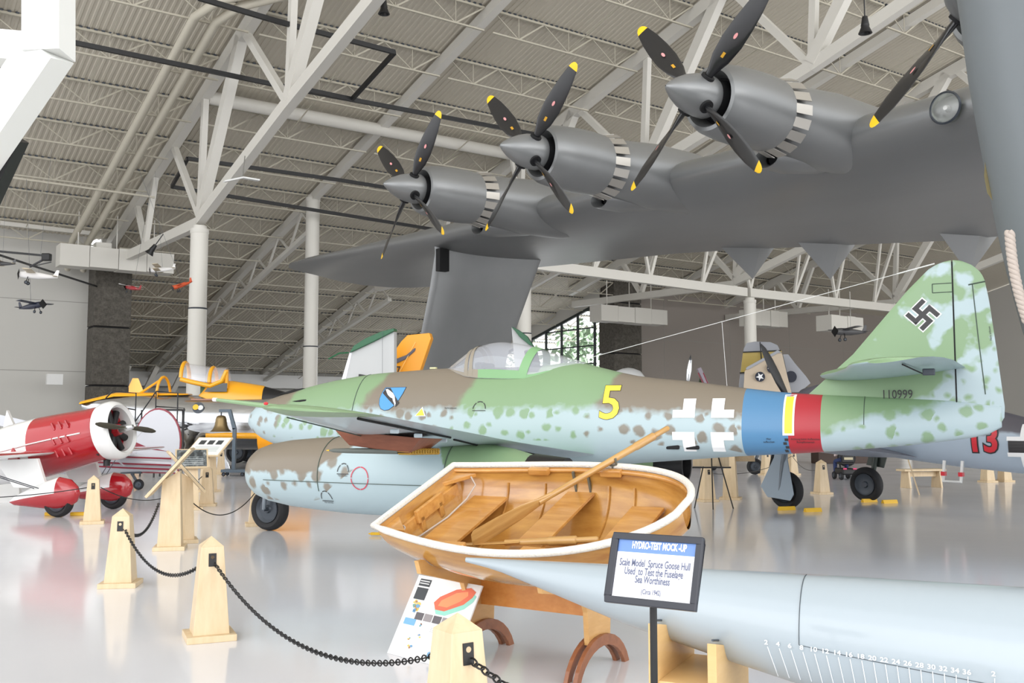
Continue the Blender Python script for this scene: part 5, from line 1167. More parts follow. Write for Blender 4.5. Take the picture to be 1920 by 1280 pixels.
stext('Scale Model  Spruce Goose Hull', ih * .10, .036, sgr, .58, .011); stext('Used  to Test the Fuselage', -ih * .045, .036, sgr, .58, .011); stext('Sea Worthiness', -ih * .18, .036, sgr, .58, .011); stext('(Circa 1942)', -ih * .38, .024, sgr, .62, .010)
# small yellow object on the floor beside the boat
tag(MB().box(gnd(705, 1004) + Vector((0, 0, .03)), (.16, .05, .04)).box(gnd(694, 1004) + Vector((0, 0, .03)), (.05, .02, .02)).build('wheel_chock_bar', YELLOW, bevel=.008), 'small yellow bar on the floor left of the rowing boat', 'floor marker')
# ---- big white frame at the upper left, close to the visitor
WF = thing('white_steel_frame', 'large bright white bent steel frame at the top left corner', 'frame'); WP = mat('gloss_white', (226, 227, 223), .4)
n1, n2, n3 = at(92, -260, 5.2), at(92, 98, 5.2), at(-170, 478, 5.6)
MB().beam(n1, n2 + Vector((0, 0, -.02)), .20, .20, up=(0, 1, 0)).build('upright', WP, WF)
MB().beam(n2 + Vector((0, 0, .02)), n3, .20, .20, up=(0, 1, 0)).build('diagonal', WP, WF)
MB().beam(n2 + Vector((-.05, .05, .02)), at(-140, 78, 5.3), .16, .16, up=(0, 1, 0)).build('cross_arm', WP, WF)
n4 = Vector((n3.x, n3.y, 0)); MB().beam(n3, n4, .20, .20, up=(0, 1, 0)).build('leg', WP, WF)
MB().beam(at(36, 262, 5.5), at(-60, 470, 5.7), .06, .1, up=(0, 1, 0)).build('dark_edge', BLACK, WF)
# ================================================================ OTHER AIRCRAFT AND PEOPLE
def tf(m, M): m.v = [tuple(M @ Vector(v)) for v in m.v]; return m
MB.tf = tf
def upz(p): return basis(p, (0, 0, 1), (1, 0, 0), (0, 1, 0))
# ---- red and white racing aeroplane, nose to the right
RED = mat('gloss_red', (168, 26, 36), .18, 0, .7); RWH = mat('gloss_white_racer', (236, 236, 234), .2, 0, .6)
RP = Vector((-7.2, 18.2, 0)); RR = thing('racing_aeroplane', 'red and white radial-engined racing aeroplane with wheel fairings at the left edge', 'aircraft', RP, (0, 0, math.radians(169)))
PM = Matrix.Translation((0, 0, 1.53)) @ Matrix.Rotation(math.radians(11), 4, 'Y')
fr_ = []
for x, r, h in ((.20, .47, .50), (.6, .47, .50), (1.0, .49, .53), (1.6, .5, .56), (2.2, .46, .55), (3.0, .36, .46), (4.2, .2, .3), (5.3, .05, .15)):
    fr_.append([(x, r * math.cos(2 * math.pi * k / 32), h * math.sin(2 * math.pi * k / 32) - .02 * x) for k in range(32)])
MB().loft(fr_, lambda i, j: 0 if i < 3 else 1).tf(PM).build('fuselage', [RED, RWH], RR, 50)
MB().lathe([(.26, .52), (.18, .54), (.06, .54), (-.02, .50), (-.05, .45), (.0, .41), (.2, .42), (.45, .44)], Matrix(), 40, cap=(False, False)).tf(PM).build('cowling', RWH, RR, 40)
eg = MB().lathe([(.3, 0), (.3, .44)], Matrix(), 32).tf(PM).build('engine', DARKIN, RR)
MB().lathe([(-.02, 0), (0, .1), (.25, .15)], Matrix(), 20).tf(PM).build('crankcase', RED, eg, 40)
for k in range(9):
    a = 2 * math.pi * k / 9; MB().tube([(.16, .12 * math.cos(a), .12 * math.sin(a)), (.16, .4 * math.cos(a), .4 * math.sin(a))], .065, 10).tf(PM).build('cylinder', BLACK, eg, 40)
hub = MB().lathe([(-.28, 0), (-.26, .04), (-.1, .07), (.1, .08)], Matrix(), 20).tf(PM).build('propeller', CHROME, RR, 40)
ALB = mat('brushed_blade', (120, 118, 108), .25, .9)
for k in (0, 1):
    bl = MB(); rings = []
    for r, c, t_ in ((.06, .07, .05), (.25, .11, .035), (.5, .16, .022), (.75, .15, .015), (.9, .09, .01), (.95, .02, .006)):
        rings.append([(-.14 + t_ * math.sin(2 * math.pi * q / 12) * .5 + c / 2 * math.cos(2 * math.pi * q / 12) * .5, (r if k else -r), c / 2 * math.cos(2 * math.pi * q / 12) * .85) for q in range(12)])
    bl.loft(rings).tf(PM @ Matrix.Rotation(math.radians(4), 4, 'X')).build('blade', ALB, hub, 60)
for zz, lab in ((.25, 0), (-.02, 1), (-.25, 2)):
    for q in range(3): MB().box((.75 + .14 * q, .47 + (.02 if lab == 1 else -.03), zz), (.03, .05, .15), 0, Matrix.Rotation(.35, 3, 'Y')).tf(PM).build('cooling_louvre', RED, RR, bevel=.008)
MB().tube([(.5, .475, .03), (1.0, .50, .03), (1.6, .51, .02), (2.3, .46, .0), (3.2, .34, -.05)], .014, 6).tf(PM).build('pinstripe', RWH, RR)
MB().prism([(2.0, -.02), (2.3, -.02), (2.12, .26)], .06, PM @ basis((-.35, .60, -.25), (1, 0, 0), (0, 0, 1), (0, -1, 0))).build('wing_strut_fairing', RED, RR, bevel=.01)
for sg in (1, -1):
    ws = [foil((1.0, sg * .42, 1.12), (2.4, sg * .42, 1.04), .08), foil((1.05, sg * 2.0, 1.10), (2.4, sg * 2.0, 1.02), .08), foil((1.2, sg * 3.6, 1.10), (2.2, sg * 3.6, 1.04), .07), foil((1.5, sg * 3.8, 1.10), (1.9, sg * 3.8, 1.06), .05)]
    MB().loft(ws, lambda i, j: 0 if j < 14 else 1).build('wing', [RED, RWH], RR, 50)
    y = sg * .82
    MB().add([(.85, y - .04, .5), (1.5, y - .04, .5), (1.95, y - .1, .98), (1.1, y - .1, 1.02), (.85, y + .04, .5), (1.5, y + .04, .5), (1.95, y - .02, .98), (1.1, y - .02, 1.02)],
             [(0, 1, 2, 3), (4, 7, 6, 5), (0, 4, 5, 1), (1, 5, 6, 2), (2, 6, 7, 3), (3, 7, 4, 0)]).build('undercarriage_leg', RWH, RR, bevel=.01)
    pn = []
    for x, w, h, zc in ((.22, .02, .02, .42), (.27, .08, .14, .41), (.4, .13, .24, .42), (.62, .15, .28, .42), (.9, .14, .24, .38), (1.25, .1, .15, .32), (1.5, .05, .08, .27), (1.6, .01, .01, .25)):
        pn.append([(x, y + w * math.cos(2 * math.pi * k / 20), zc + h * math.sin(2 * math.pi * k / 20)) for k in range(20)])
    MB().loft(pn, lambda i, j: 0 if (i < 3 or j > 13) else 1).build('wheel_fairing', [RED, RWH], RR, 50); wheel(RR, (.62, y, .27), .27, .18, (0, 1, 0))
    for dx in (0, .1): MB().tube([(.95 + dx, y + sg * .1, .5), (1.5 + dx, sg * 2.4, 1.05)], .008, 5).build('bracing_wire', DGREY, RR)
MB().tube([(.25, -.3, 1.1), (.25, 0, .96), (.25, .3, 1.1)], .03, 8).lathe([(0, .06), (.12, .06)], basis((.25, 0, .86), (0, 0, 1), (1, 0, 0), (0, 1, 0)), 12).build('exhaust_fitting', BLACK, RR, 40)
MB().prism([(4.3, 0), (5.6, .05), (5.5, .9), (5.0, 1.0)], .06, PM @ basis((0, 0, 0), (1, 0, 0), (0, 0, 1), (0, -1, 0))).build('tail_fin', RED, RR, bevel=.01)
for k, (px, py) in enumerate(((100, 966), (148, 966))):
    tag(MB().box(gnd(px, py) + Vector((0, .0, .03)), (.28, .1, .06), 0, Matrix.Rotation(.2, 3, 'Z')).build('wheel_chock', YELLOW, bevel=.01), 'yellow wheel chock %s the near red wheel' % ('left of' if k == 0 else 'right of'), 'wheel chock', 'yellow wheel chocks')
# ---- grey and maroon tail of a biplane behind it
GP = thing('biplane', 'pale grey biplane tail with maroon stripes behind the red aircraft', 'aircraft', (-9.3, 24.3, 0), (0, 0, 0))
GYP = mat('biplane_grey', (196, 198, 204), .3, 0, .4); MAR = mat('biplane_maroon', (132, 24, 46), .3, 0, .4)
fs_ = [[(x, .02 + w * math.cos(2 * math.pi * k / 20), zc + h * math.sin(2 * math.pi * k / 20)) for k in range(20)] for x, w, h, zc in ((-3.4, .5, .55, .98), (-2, .45, .45, .82), (-1, .32, .34, .72), (.0, .2, .24, .66), (1.1, .05, .14, .58))]
MB().loft(fs_).build('fuselage', GYP, GP, 50)
rd_ = [(0.15, .62), (.15, .8), (-.25, 1.0)] + [(.55 - .55 * math.cos(math.radians(a)), 1.15 + .78 * math.sin(math.radians(a))) for a in range(15, 181, 12)][::-1][::-1]
rd_ = [(.0, .45), (1.12, .42)] + [(.62 + .55 * math.cos(math.radians(a)), 1.15 + .80 * math.sin(math.radians(a))) for a in range(-20, 185, 12)] + [(-.05, .8)]
MB().prism([((x - .5) * 1.05 + .5, (z - 1.1) * 1.05 + 1.1) for x, z in rd_], .05, basis((0, 0, 0), (1, 0, 0), (0, 0, 1), (0, -1, 0))).build('rudder_edge', MAR, GP); MB().prism(rd_, .07, basis((0, 0, 0), (1, 0, 0), (0, 0, 1), (0, -1, 0))).build('rudder', GYP, GP, bevel=.01)
MB().prism([(-.7, .95), (-.2, 1.5), (-.12, 1.25), (.35, 1.05), (.9, .93), (.3, 1.0), (-.3, 1.0)], .09, basis((0, 0, 0), (1, 0, 0), (0, 0, 1), (0, -1, 0))).build('fin_flash', MAR, GP)
for zz in (.50, .60, .76): MB().tube([(-3.4, -.53, zz + .3), (-2, -.46, zz + .2), (-1, -.36, zz + .1), (0, -.25, zz + .04), (1.0, -.12, zz)], .022, 6).build('stripe', MAR, GP)
MB().add([(-.6, -.2, .95), (.2, -.2, .92), (.35, -1.6, .86), (-.2, -1.8, .88), (-.6, -.2, .92), (.2, -.2, .90), (.35, -1.6, .84), (-.2, -1.8, .86)], [(0, 1, 2, 3), (4, 7, 6, 5), (0, 4, 5, 1), (1, 5, 6, 2), (2, 6, 7, 3), (3, 7, 4, 0)]).build('tailplane', GYP, GP)
MB().tube([(-.2, -.9, .9), (-.05, -.2, .55)], .015, 6).tube([(.1, -1.0, .88), (.35, -.1, 1.5)], .012, 6).build('tail_strut', GYP, GP)
wheel(GP, (.18, 0, .13), .13, .08, (0, 1, 0), 'tail_wheel'); MB().beam((.18, 0, .14), (.0, 0, .4), .03, .06).box((0, -.0, .42), (.5, .1, .05)).build('tail_wheel_fork', DGREY, GP)
MB().add([(-3.35, -.3, 1.85), (-2.2, -.3, 1.6), (-2.3, -.3, 1.38), (-3.5, -.3, 1.62), (-3.3, -.6, 1.9), (-2.15, -.6, 1.64), (-2.25, -.6, 1.42), (-3.45, -.6, 1.66)], [(0, 1, 2, 3), (4, 7, 6, 5), (0, 4, 5, 1), (1, 5, 6, 2), (2, 6, 7, 3), (3, 7, 4, 0)]).build('open_hatch', GYP, GP)
MB().prism([(-3.6, 1.65), (-3.35, 1.95), (-3.3, 1.9), (-3.5, 1.62)], .1, basis((0, -.6, 0), (1, 0, 0), (0, 0, 1), (0, -1, 0))).build('hatch_edge', MAR, GP)
# ---- bare-metal twin jet with yellow trim
SJ = thing('silver_jet', 'polished bare-metal jet with yellow trim and raised canopy', 'aircraft', (-11.0, 35, 0), (0, 0, 0))
SIL = NT('polished_skin'); sn = SIL.noise(SIL.scale(SIL.obj(), .6, .6, 3), 2.5, 4); SIL.b.inputs['Metallic'].default_value = .95
SIL.put(SIL.b.inputs['Base Color'], SIL.mix(sn, lin((160, 162, 166)), lin((216, 218, 220)))); SIL.put(SIL.b.inputs['Roughness'], SIL.mt('MULTIPLY_ADD', sn, .25, .08)); SIL = SIL.m
JY = mat('jet_yellow', (244, 172, 20), .3, 0, .4)
fs_ = [[(x, w * math.cos(2 * math.pi * k / 28), zc + h * math.sin(2 * math.pi * k / 28)) for k in range(28)] for x, w, h, zc in ((-4.2, .1, .1, 2.2), (-3.6, .4, .4, 2.1), (-2.2, .8, .75, 1.85), (0, .95, .95, 1.62), (3, .95, .95, 1.6), (6, .8, .85, 1.65), (9, .5, .5, 1.8))]
MB().loft(fs_).build('fuselage', SIL, SJ, 50)
sp_ = [[(x, w * math.cos(math.pi * k / 12), zc + h * math.sin(math.pi * k / 12)) for k in range(13)] for x, w, h, zc in ((-.1, .2, .1, 2.45), (.35, .5, .72, 2.38), (1.1, .52, .70, 2.38), (2.2, .48, .55, 2.36), (2.25, .46, .52, 2.36), (3.3, .2, .18, 2.42), (3.7, .03, .02, 2.5))]
MB().loft(sp_, lambda i, j: 0 if i < 4 else 1, cap=(True, True), closed=True).build('canopy_deck', [JY, BLACK], SJ, 50)
MB().add([(.25, -.52, 2.68), (1.05, -.56, 2.68), (1.05, -.5, 2.98), (.5, -.5, 2.98), (1.05, -.53, 2.68)][:4], [(0, 1, 2, 3)]).build('windscreen_side', mat('smoked_panel', (60, 62, 60), .2), SJ)
cg = [[(x, .45 * math.cos(math.pi * k / 12), z0 + .55 * math.sin(math.pi * k / 12)) for k in range(13)] for x, z0 in ((-.6, 3.18), (-.45, 3.14), (.4, 3.0), (.9, 3.0))]
MB().loft(cg, closed=False, cap=(False, False)).build('raised_canopy', canm, SJ, 60)
for a, b_ in ((0, 1), (2, 3)): MB().tube(cg[a], .07, 8).build('canopy_hoop', JY, SJ, 50)
MB().tube([(-.6, -.46, 3.12), (-.2, -.48, 3.02), (.45, -.48, 2.88), (.85, -.48, 3.05), (1.0, -.46, 3.4)], .085, 8).tube([(1.0, -.46, 3.45), (1.0, -.4, 2.8)], .07, 8).build('canopy_rail', JY, SJ, 50)
MB().box((.15, 0, 2.7), (.3, .4, .5)).build('ejection_seat', mat('seat_green', (70, 100, 70), .7), SJ, bevel=.04)
MB().tube([(-1.35 + .12 * math.cos(math.pi * k / 10), .36 * math.cos(math.pi * k / 10), 2.5 + .72 * math.sin(math.pi * k / 10)) for k in range(11)], .05, 8).build('rear_hoop', JY, SJ, 50)
MB().tube([(-2.2, -.1, 2.6), (-1.45, -.1, 3.1)], .04, 6).build('rear_windscreen_post', JY, SJ)
MB().loft([[(x, .3 * math.cos(math.pi * k / 8), zc + h * math.sin(math.pi * k / 8)) for k in range(9)] for x, h, zc in ((-4.2, .12, 2.25), (-3, .15, 2.52), (-1.8, .12, 2.55), (-.4, .05, 2.58))], closed=False).build('dorsal_stripe', JY, SJ, 50)
ws = [foil((1.0, -.7, 1.25), (5.5, -.7, 1.15), .09), foil((1.4, -2.5, 1.35), (5.6, -2.5, 1.28), .08), foil((.6, -3.3, 1.45), (6.2, -3.3, 1.36), .07)]
MB().loft(ws).build('wing', SIL, SJ, 50)
MB().tube([(1.2, -3.2, 1.22), (3.4, -3.38, 1.18), (6.0, -3.4, 1.14)], .10, 10).build('wing_edge', JY, SJ, 50)
for k, x in enumerate((-.35, .55)):
    M = basis((x + .2, -2.1 + .2 * k, .88), Vector((-.15, .95, .1)).normalized(), Vector((1, .15, 0)).normalized(), (0, 0, 1))
    nn = MB().lathe([(.3, .24), (.05, .27), (0, .32), (.05, .36), (.4, .42), (1.6, .46), (2.4, .3)], M, 28, cap=(False, True)).build('jet_intake', mat('worn_cowl', (150, 146, 138), .35, .7) if k == 0 else bpy.data.materials['worn_cowl'], SJ, 50)
    MB().lathe([(.5, 0), (.5, .26)], M, 20).build('intake_inside', DARKIN, nn); MB().lathe([(.15, 0), (.3, .07), (.5, .12)], M, 16).build('intake_bullet', CHROME, nn, 50)
eb = MB(); rr = random.Random(5)
for k in range(26): p = Vector((-1.0 + rr.random() * 1.8, -1.6, 1.15 + rr.random() * .35)); eb.tube([p, p + Vector((rr.uniform(-.4, .4), -.05, rr.uniform(-.15, .15)))], .03, 6)
eb.build('engine_plumbing', mat('engine_dark_metal', (70, 70, 72), .4, .6), SJ, 50)
MB().tube([(1.2, -1.9, 1.2), (1.3, -1.9, .45), (1.2, -1.9, .02)], .06, 8).build('leg', DGREY, SJ, 40)
MB().add([(.95, -2.2, 1.0), (1.35, -2.2, .95), (1.7, -2.2, .05), (1.0, -2.2, .15), (.95, -2.15, 1.0), (1.35, -2.15, .95), (1.7, -2.15, .05), (1.0, -2.15, .15)], [(0, 1, 2, 3), (4, 7, 6, 5), (0, 4, 5, 1), (1, 5, 6, 2), (2, 6, 7, 3), (3, 7, 4, 0)]).build('gear_door', SIL, SJ)
wheel(SJ, (1.2, -1.7, .38), .38, .25, (1, .2, 0))
def disc(c, r, mt, par, nm, n=18): return MB().prism([(r * math.cos(2 * math.pi * k / n), r * math.sin(2 * math.pi * k / n)) for k in range(n)], .02, basis(c, (1, 0, 0), (0, .3, .95), (0, -.95, .3))).build(nm, mt, par)
disc((.16, -.84, 2.12), .2, DGREY, SJ, 'round_badge'); disc((.08, -.87, 2.14), .1, YELLOW, SJ, 'badge_yellow'); disc((.25, -.87, 2.12), .09, WHITE, SJ, 'badge_white')
# ---- access stand, black tube
AS = thing('access_stand', 'black tubular access stairs with railings before the silver jet', 'access stairs', at(285, 787, 29.5) * 1, (0, 0, 0)); AS.location.z = 0
def rail(pl, r=.02): return MB().tube(pl, r, 6).build('railing', BLACK, AS)
rail([(-1.2, 0, 2.55), (-.5, 0, 2.5), (-.5, 0, 1.4)]); rail([(-1.2, 0, 2.55), (-1.4, 0, 2.35)]); rail([(.1, 0, 2.55), (.75, 0, 2.5), (.75, 0, .6)]); rail([(.1, 0, 2.55), (-.6, 0, 1.5)]); rail([(.1, 0, 2.55), (.1, 0, .3)]); rail([(-.5, 0, 2.0), (-1.1, 0, 2.1)]); rail([(.1, 0, 2.1), (.95, 0, 2.05), (.95, 0, .3)])
for k in range(5): MB().box((-.55 + .2 * k, .2, 1.5 - .02 * k + .12 * k), (.22, .6, .03)).build('step', BLACK, AS)
MB().box((.42, .3, 2.0), (.7, .7, .05)).build('platform', BLACK, AS)
for x in (-.5, .1, .75): MB().beam((x, .5, 0), (x, .5, 2.0), .04, .04).beam((x, 0, 0), (x, 0, 1.6), .04, .04).build('leg', BLACK, AS)
# ---- bell on a wheeled stand
gb = gnd(438, 892); BS = thing('bell_stand', 'bronze bell hanging from a wheeled grey steel post', 'bell', gb)
SG2 = mat('stand_blue_grey', (84, 98, 110), .4)
MB().beam((0, 0, .18), (0, 0, 1.45), .13, .1).beam((0, 0, 1.42), (-.16, 0, 1.98), .13, .1).beam((-.12, 0, 1.98), (-.48, 0, 1.98), .1, .09).build('post', SG2, BS)
MB().box((.05, 0, .16), (.75, .5, .09)).build('base_frame', SG2, BS, bevel=.01)
for x, y in ((-.25, -.2), (.32, -.2), (-.25, .2), (.32, .2)): wheel(BS, (x, y, .06), .06, .04, (0, 1, 0), 'caster')
MB().lathe([(0, .0), (0, .06), (-.03, .13), (-.1, .16), (-.3, .19), (-.42, .24), (-.50, .33), (-.50, .30), (-.4, .2)], basis((-.42, 0, 1.84), (0, 0, 1), (1, 0, 0), (0, 1, 0)), 32).build('bell', BRONZE, BS, 50)
MB().tube([(-.42, 0, 1.95), (-.42, 0, 1.82)], .02, 8).build('hanger', DGREY, BS)
# ---- military truck
TR = thing('military_truck', 'dark olive military truck parked behind the jet nose', 'truck', gnd(480, 861)); OLV = mat('olive_drab', (92, 90, 70), .6)
TR.location.y = 40; TR.location.x = (482 - 960) / FPX * 40
MB().box((0, 0, .95), (2.6, 1.6, .55)).build('body', OLV, TR, bevel=.08); MB().box((-.9, 0, 1.35), (.9, 1.5, .5)).build('cab', OLV, TR, bevel=.06); MB().box((1.25, -.4, .7), (.35, .9, .2)).build('bumper', OLV, TR, bevel=.03)
for x in (-.55, .45): wheel(TR, (x, -.75, .42), .42, .28, (0, 1, 0)); wheel(TR, (x, .75, .42), .42, .28, (0, 1, 0))
MB().torus(basis((1.0, -.85, 1.45), (1, 0, 0), (0, 0, 1), (0, -1, 0)), .16, .035, 20, 6).build('yellow_ring', YELLOW, TR)
MB().lathe([(0, 0), (.02, .09)], basis((.95, -.83, 1.15), (0, -1, 0), (1, 0, 0), (0, 0, 1)), 14).build('lamp', WHITE, TR)
# ---- folded-wing aircraft behind the jet spine
NV = thing('folded_wing_aircraft', 'grey naval aircraft with green wingtips folded upright behind the jet spine', 'aircraft', (-4.0, 26, 0))
GWP = mat('folded_wing_grey', (186, 188, 188), .4); GRT = mat('wingtip_green', (22, 92, 56), .35); WE = mat('leading_edge_white', (235, 235, 240), .3)
def pt(px, py, D): p = at(px, py, D); return p - Vector((-4.0, 26, 0))
def plate(pl, th, nm, mt, par, D=None):
    m = MB(); n = len(pl); b_ = [p + Vector((.05, th, 0)) for p in pl]; m.add(list(pl) + b_, [tuple(range(n)), tuple(range(2 * n - 1, n - 1, -1))] + [(i, n + i, n + (i + 1) % n, (i + 1) % n) for i in range(n)]); return m.build(nm, mt, par, bevel=.01)
plate([pt(x, y, 26) for x, y in ((632, 740), (655, 661), (739, 619), (739, 740))], .2, 'folded_wing', GWP, NV)
plate([pt(x, y, 25.98) for x, y in ((632, 740), (655, 661), (660, 660), (642, 740))], .2, 'leading_edge', WE, NV)
plate([pt(x, y, 25.9) for x, y in ((655, 661), (663, 648), (685, 634), (715, 621), (738, 615), (739, 620), (700, 640))], .3, 'wingtip', GRT, NV)
MB().tube([pt(654, 661, 25.9), pt(636, 662, 25.9), pt(625, 668, 25.9), pt(616, 673, 25.9)], .02, 6).build('tip_probe', GRT, NV)
MB().tube([pt(717, 622, 25.85), pt(717, 740, 25.85)], .006, 4).build('panel_line', DGREY, NV)
plate([pt(x, y, 25.9) for x, y in ((672, 701), (683, 703), (683, 712), (672, 710))], .05, 'wing_slot', BLACK, NV)
plate([pt(x, y, 30) for x, y in ((959, 613), (1000, 650), (1000, 700), (966, 700))], .2, 'folded_wing', GWP, NV)
plate([pt(x, y, 29.9) for x, y in ((959, 612), (972, 618), (988, 630), (1000, 649), (992, 646), (975, 632))], .3, 'wingtip', GRT, NV)
MB().loft([[(x, 1.5 + w * math.cos(2 * math.pi * k / 16), 1.3 + w * math.sin(2 * math.pi * k / 16)) for k in range(16)] for x, w in ((-1.5, .4), (0, .6), (2.5, .6), (5, .3))]).build('fuselage', GWP, NV, 50)
for x, y in ((.2, .8), (.2, 2.2), (3.5, 1.5)): wheel(NV, (x, y, .3), .3, .2, (0, 1, 0)); MB().tube([(x, y, .3), (x, 1.5, 1.1)], .05, 6).build('leg', DGREY, NV)
# ---- yellow tail marked 77
YT = thing('yellow_trainer', 'yellow tail fin with a dark streak and 77, behind the jet spine', 'aircraft', (-3.0, 27.5, 0)); YP = mat('trainer_yellow', (242, 160, 22), .35)
def pty(px, py, D): return at(px, py, D) - Vector((-3.0, 27.5, 0))
plate([pty(x, y, 27.5) for x, y in ((700, 740), (737, 662), (752, 640), (764, 628), (805, 624), (808, 634), (772, 740))], .25, 'tail_fin', YP, YT)
plate([pty(x, y, 27.46) for x, y in ((733, 676), (762, 665), (777, 652), (775, 658), (758, 673), (735, 684))], .02, 'streak', mat('streak_grey', (96, 92, 100), .5), YT)
MB().tube([pty(779, 641, 27.47), pty(745, 705, 27.47)], .012, 4).build('rudder_gap', mat('rudder_edge_pale', (250, 200, 110), .5), YT)
g = text_geo('77', 1, .8, .03); b0_ = pty(744, 693, 27.44); MB().add([b0_ + Vector((v.x * .24, 0, v.y * .24)) for v in g[0]], g[1]).build('number', dk, YT)
MB().loft([[(x, .2 + w * math.cos(2 * math.pi * k / 16), 1.25 + w * math.sin(2 * math.pi * k / 16)) for k in range(16)] for x, w in ((-4, .5), (-2, .5), (0, .2), (.8, .1))]).build('fuselage', YP, YT, 50)
for x, y in ((-3, -.5), (-3, .9), (-.2, .2)): wheel(YT, (x, y, .3), .3, .2, (0, 1, 0)); MB().tube([(x, y, .3), (x, .2, 1.2)], .05, 6).build('leg', DGREY, YT)
# ---- grey fighter with red 13 on the right
W13 = thing('propeller_fighter', 'pale grey propeller fighter with red number 13 and black cross at the right edge', 'aircraft', (6.56, 19.7, 0), (0, 0, -math.radians(52)))
G13 = NT('fighter_grey'); gx, gy, gz = G13.sep(G13.obj()); gno = G13.noise(G13.obj(), 2.2, 3)
k13 = G13.mt('DIVIDE', G13.mt('SUBTRACT', G13.mt('ADD', gz, G13.mt('MULTIPLY', gno, .35)), 1.62), .08, clamp=True)
G13.put(G13.b.inputs['Base Color'], G13.mix(k13, lin((170, 184, 198)), lin((92, 90, 98)))); G13.b.inputs['Roughness'].default_value = .35
D13 = mat('fighter_dark_grey', (96, 96, 106), .4)
# local x aft, y starboard (away), port = -y ; nose-up attitude baked in table
fz = []
for x, w, h, zc in ((-.95, .30, .30, 1.90), (-.82, .42, .46, 1.89), (-.4, .5, .58, 1.86), (.2, .54, .64, 1.78), (1.2, .5, .66, 1.64), (2.4, .45, .60, 1.46), (3.6, .36, .48, 1.26), (5, .24, .34, 1.05), (6.4, .1, .2, .9)):
    fz.append([(x, w * math.cos(2 * math.pi * k / 32), zc + h * math.sin(2 * math.pi * k / 32)) for k in range(32)])
MB().loft(fz).build('fuselage', G13.m, W13, 50)
for sg in (-1, 1):
    ws = [foil((-.75, sg * .3, 1.25), (1.75, sg * .3, 1.02), .12), foil((-.6, sg * 1.8, 1.32), (1.55, sg * 1.8, 1.18), .11), foil((-.25, sg * 4.0, 1.52), (1.15, sg * 4.0, 1.42), .10), foil((.0, sg * 5.1, 1.6), (.9, sg * 5.1, 1.55), .08)]
    MB().loft(ws, lambda i, j: 0 if j < 14 else 1).build('wing', [D13, mat('fighter_wing_under', (150, 160, 174), .4) if sg < 0 else bpy.data.materials['fighter_wing_under']], W13, 50)
    y = sg * 1.42
    wheel(W13, (-.35, y - sg * .06, .36), .36, .2, (0, 1, .06), 'wheel')
    MB().tube([(-.35, y + sg * .12, .36), (-.25, y + sg * .14, .9), (-.1, y + sg * .2, 1.3)], .055, 10).build('leg', LEGM if sg < 0 else mat('green_leg', (64, 74, 66), .4), W13, 40)
    dm = MB(); yy = y + sg * .16 * (-1 if sg < 0 else -1)
    if sg < 0:
        dm.prism([(-.78, .42), (-.62, .22), (-.1, .18), (-.02, .30), (-.14, .95), (-.12, 1.38), (-.36, 1.38), (-.45, .98)], .025, basis((0, y - .16, 0), (1, 0, 0), (0, 0, 1), (0, -1, 0))).build('gear_fairing', mat('fairing_grey_blue', (160, 174, 186), .35), W13, bevel=.008)
    else: MB().prism([(-.5, .75), (-.1, .7), (.1, 1.3), (-.3, 1.35)], .03, basis((0, y + .2, 0), (1, 0, 0), (0, 0, 1), (0, -1, 0))).build('gear_fairing', bpy.data.materials['green_leg'], W13); 
bh = MB().lathe([(-.55, 0), (-.5, .1), (-.25, .24), (.05, .3), (.1, .3)], Matrix.Translation((-1.0, 0, 1.92)), 28).build('propeller', BLACK, W13, 40)
for k in range(3):
    a = math.radians((128, 240, 5)[k]); 
    rings = []
    for r, c, t_ in ((.2, .10, .08), (.45, .22, .06), (.8, .32, .04), (1.2, .31, .03), (1.5, .21, .02), (1.66, .05, .01)):
        ring = []
        for q in range(12):
            A = 2 * math.pi * q / 12; u, v = c / 2 * math.cos(A), t_ / 2 * math.sin(A); tw = .2
            L_ = Vector((u * math.sin(tw) + v, 0, 0)); rad_ = Vector((0, math.cos(a), math.sin(a))); tan_ = Vector((0, -math.sin(a), math.cos(a)))
            ring.append(Vector((-1.14, 0, 1.92)) + L_ + rad_ * r + tan_ * u * math.cos(tw))
        rings.append(ring)
    MB().loft(rings).build('blade', BLACK, bh, 60)
def f13(x, z):
    w, h, zc = (lerp([(1.2, .5), (2.4, .45), (3.6, .36), (5, .24)], x), lerp([(1.2, .66), (2.4, .60), (3.6, .48), (5, .34)], x), lerp([(1.2, 1.64), (2.4, 1.46), (3.6, 1.26), (5, 1.05)], x)); s_ = min(.99, abs(z - zc) / h); return w * math.sqrt(1 - s_ * s_)
def f13w(x, z):
    k = lerp([(1.2, .5), (2.4, .45)], x); return f13(x, z)
mr = mat('number_red', (206, 44, 56), .4)
g = text_geo('13', 1, .92, .03); g2 = text_geo('13', 1, .92, .07)
wrap([place2(g2, 3.02, 1.345, .60)], 'number', [dk], f13, off=.006, parent=W13); wrap([place2(g, 3.02, 1.345, .60)], 'number', [mr], f13, off=.012, parent=W13)
cc = (3.80, 1.25)
for sx in (-1, 1):
    for sz in (-1, 1):
        q = [(cc[0] + sx * a, cc[1] + sz * b_) for a, b_ in ((.10, .10), (.38, .10), (.38, .17), (.17, .17), (.17, .38), (.10, .38))]
        wrap([(q, [(0, 1, 2, 3), (0, 3, 4, 5)], 0)], 'cross_corner', [dw], f13, off=.012, parent=W13)
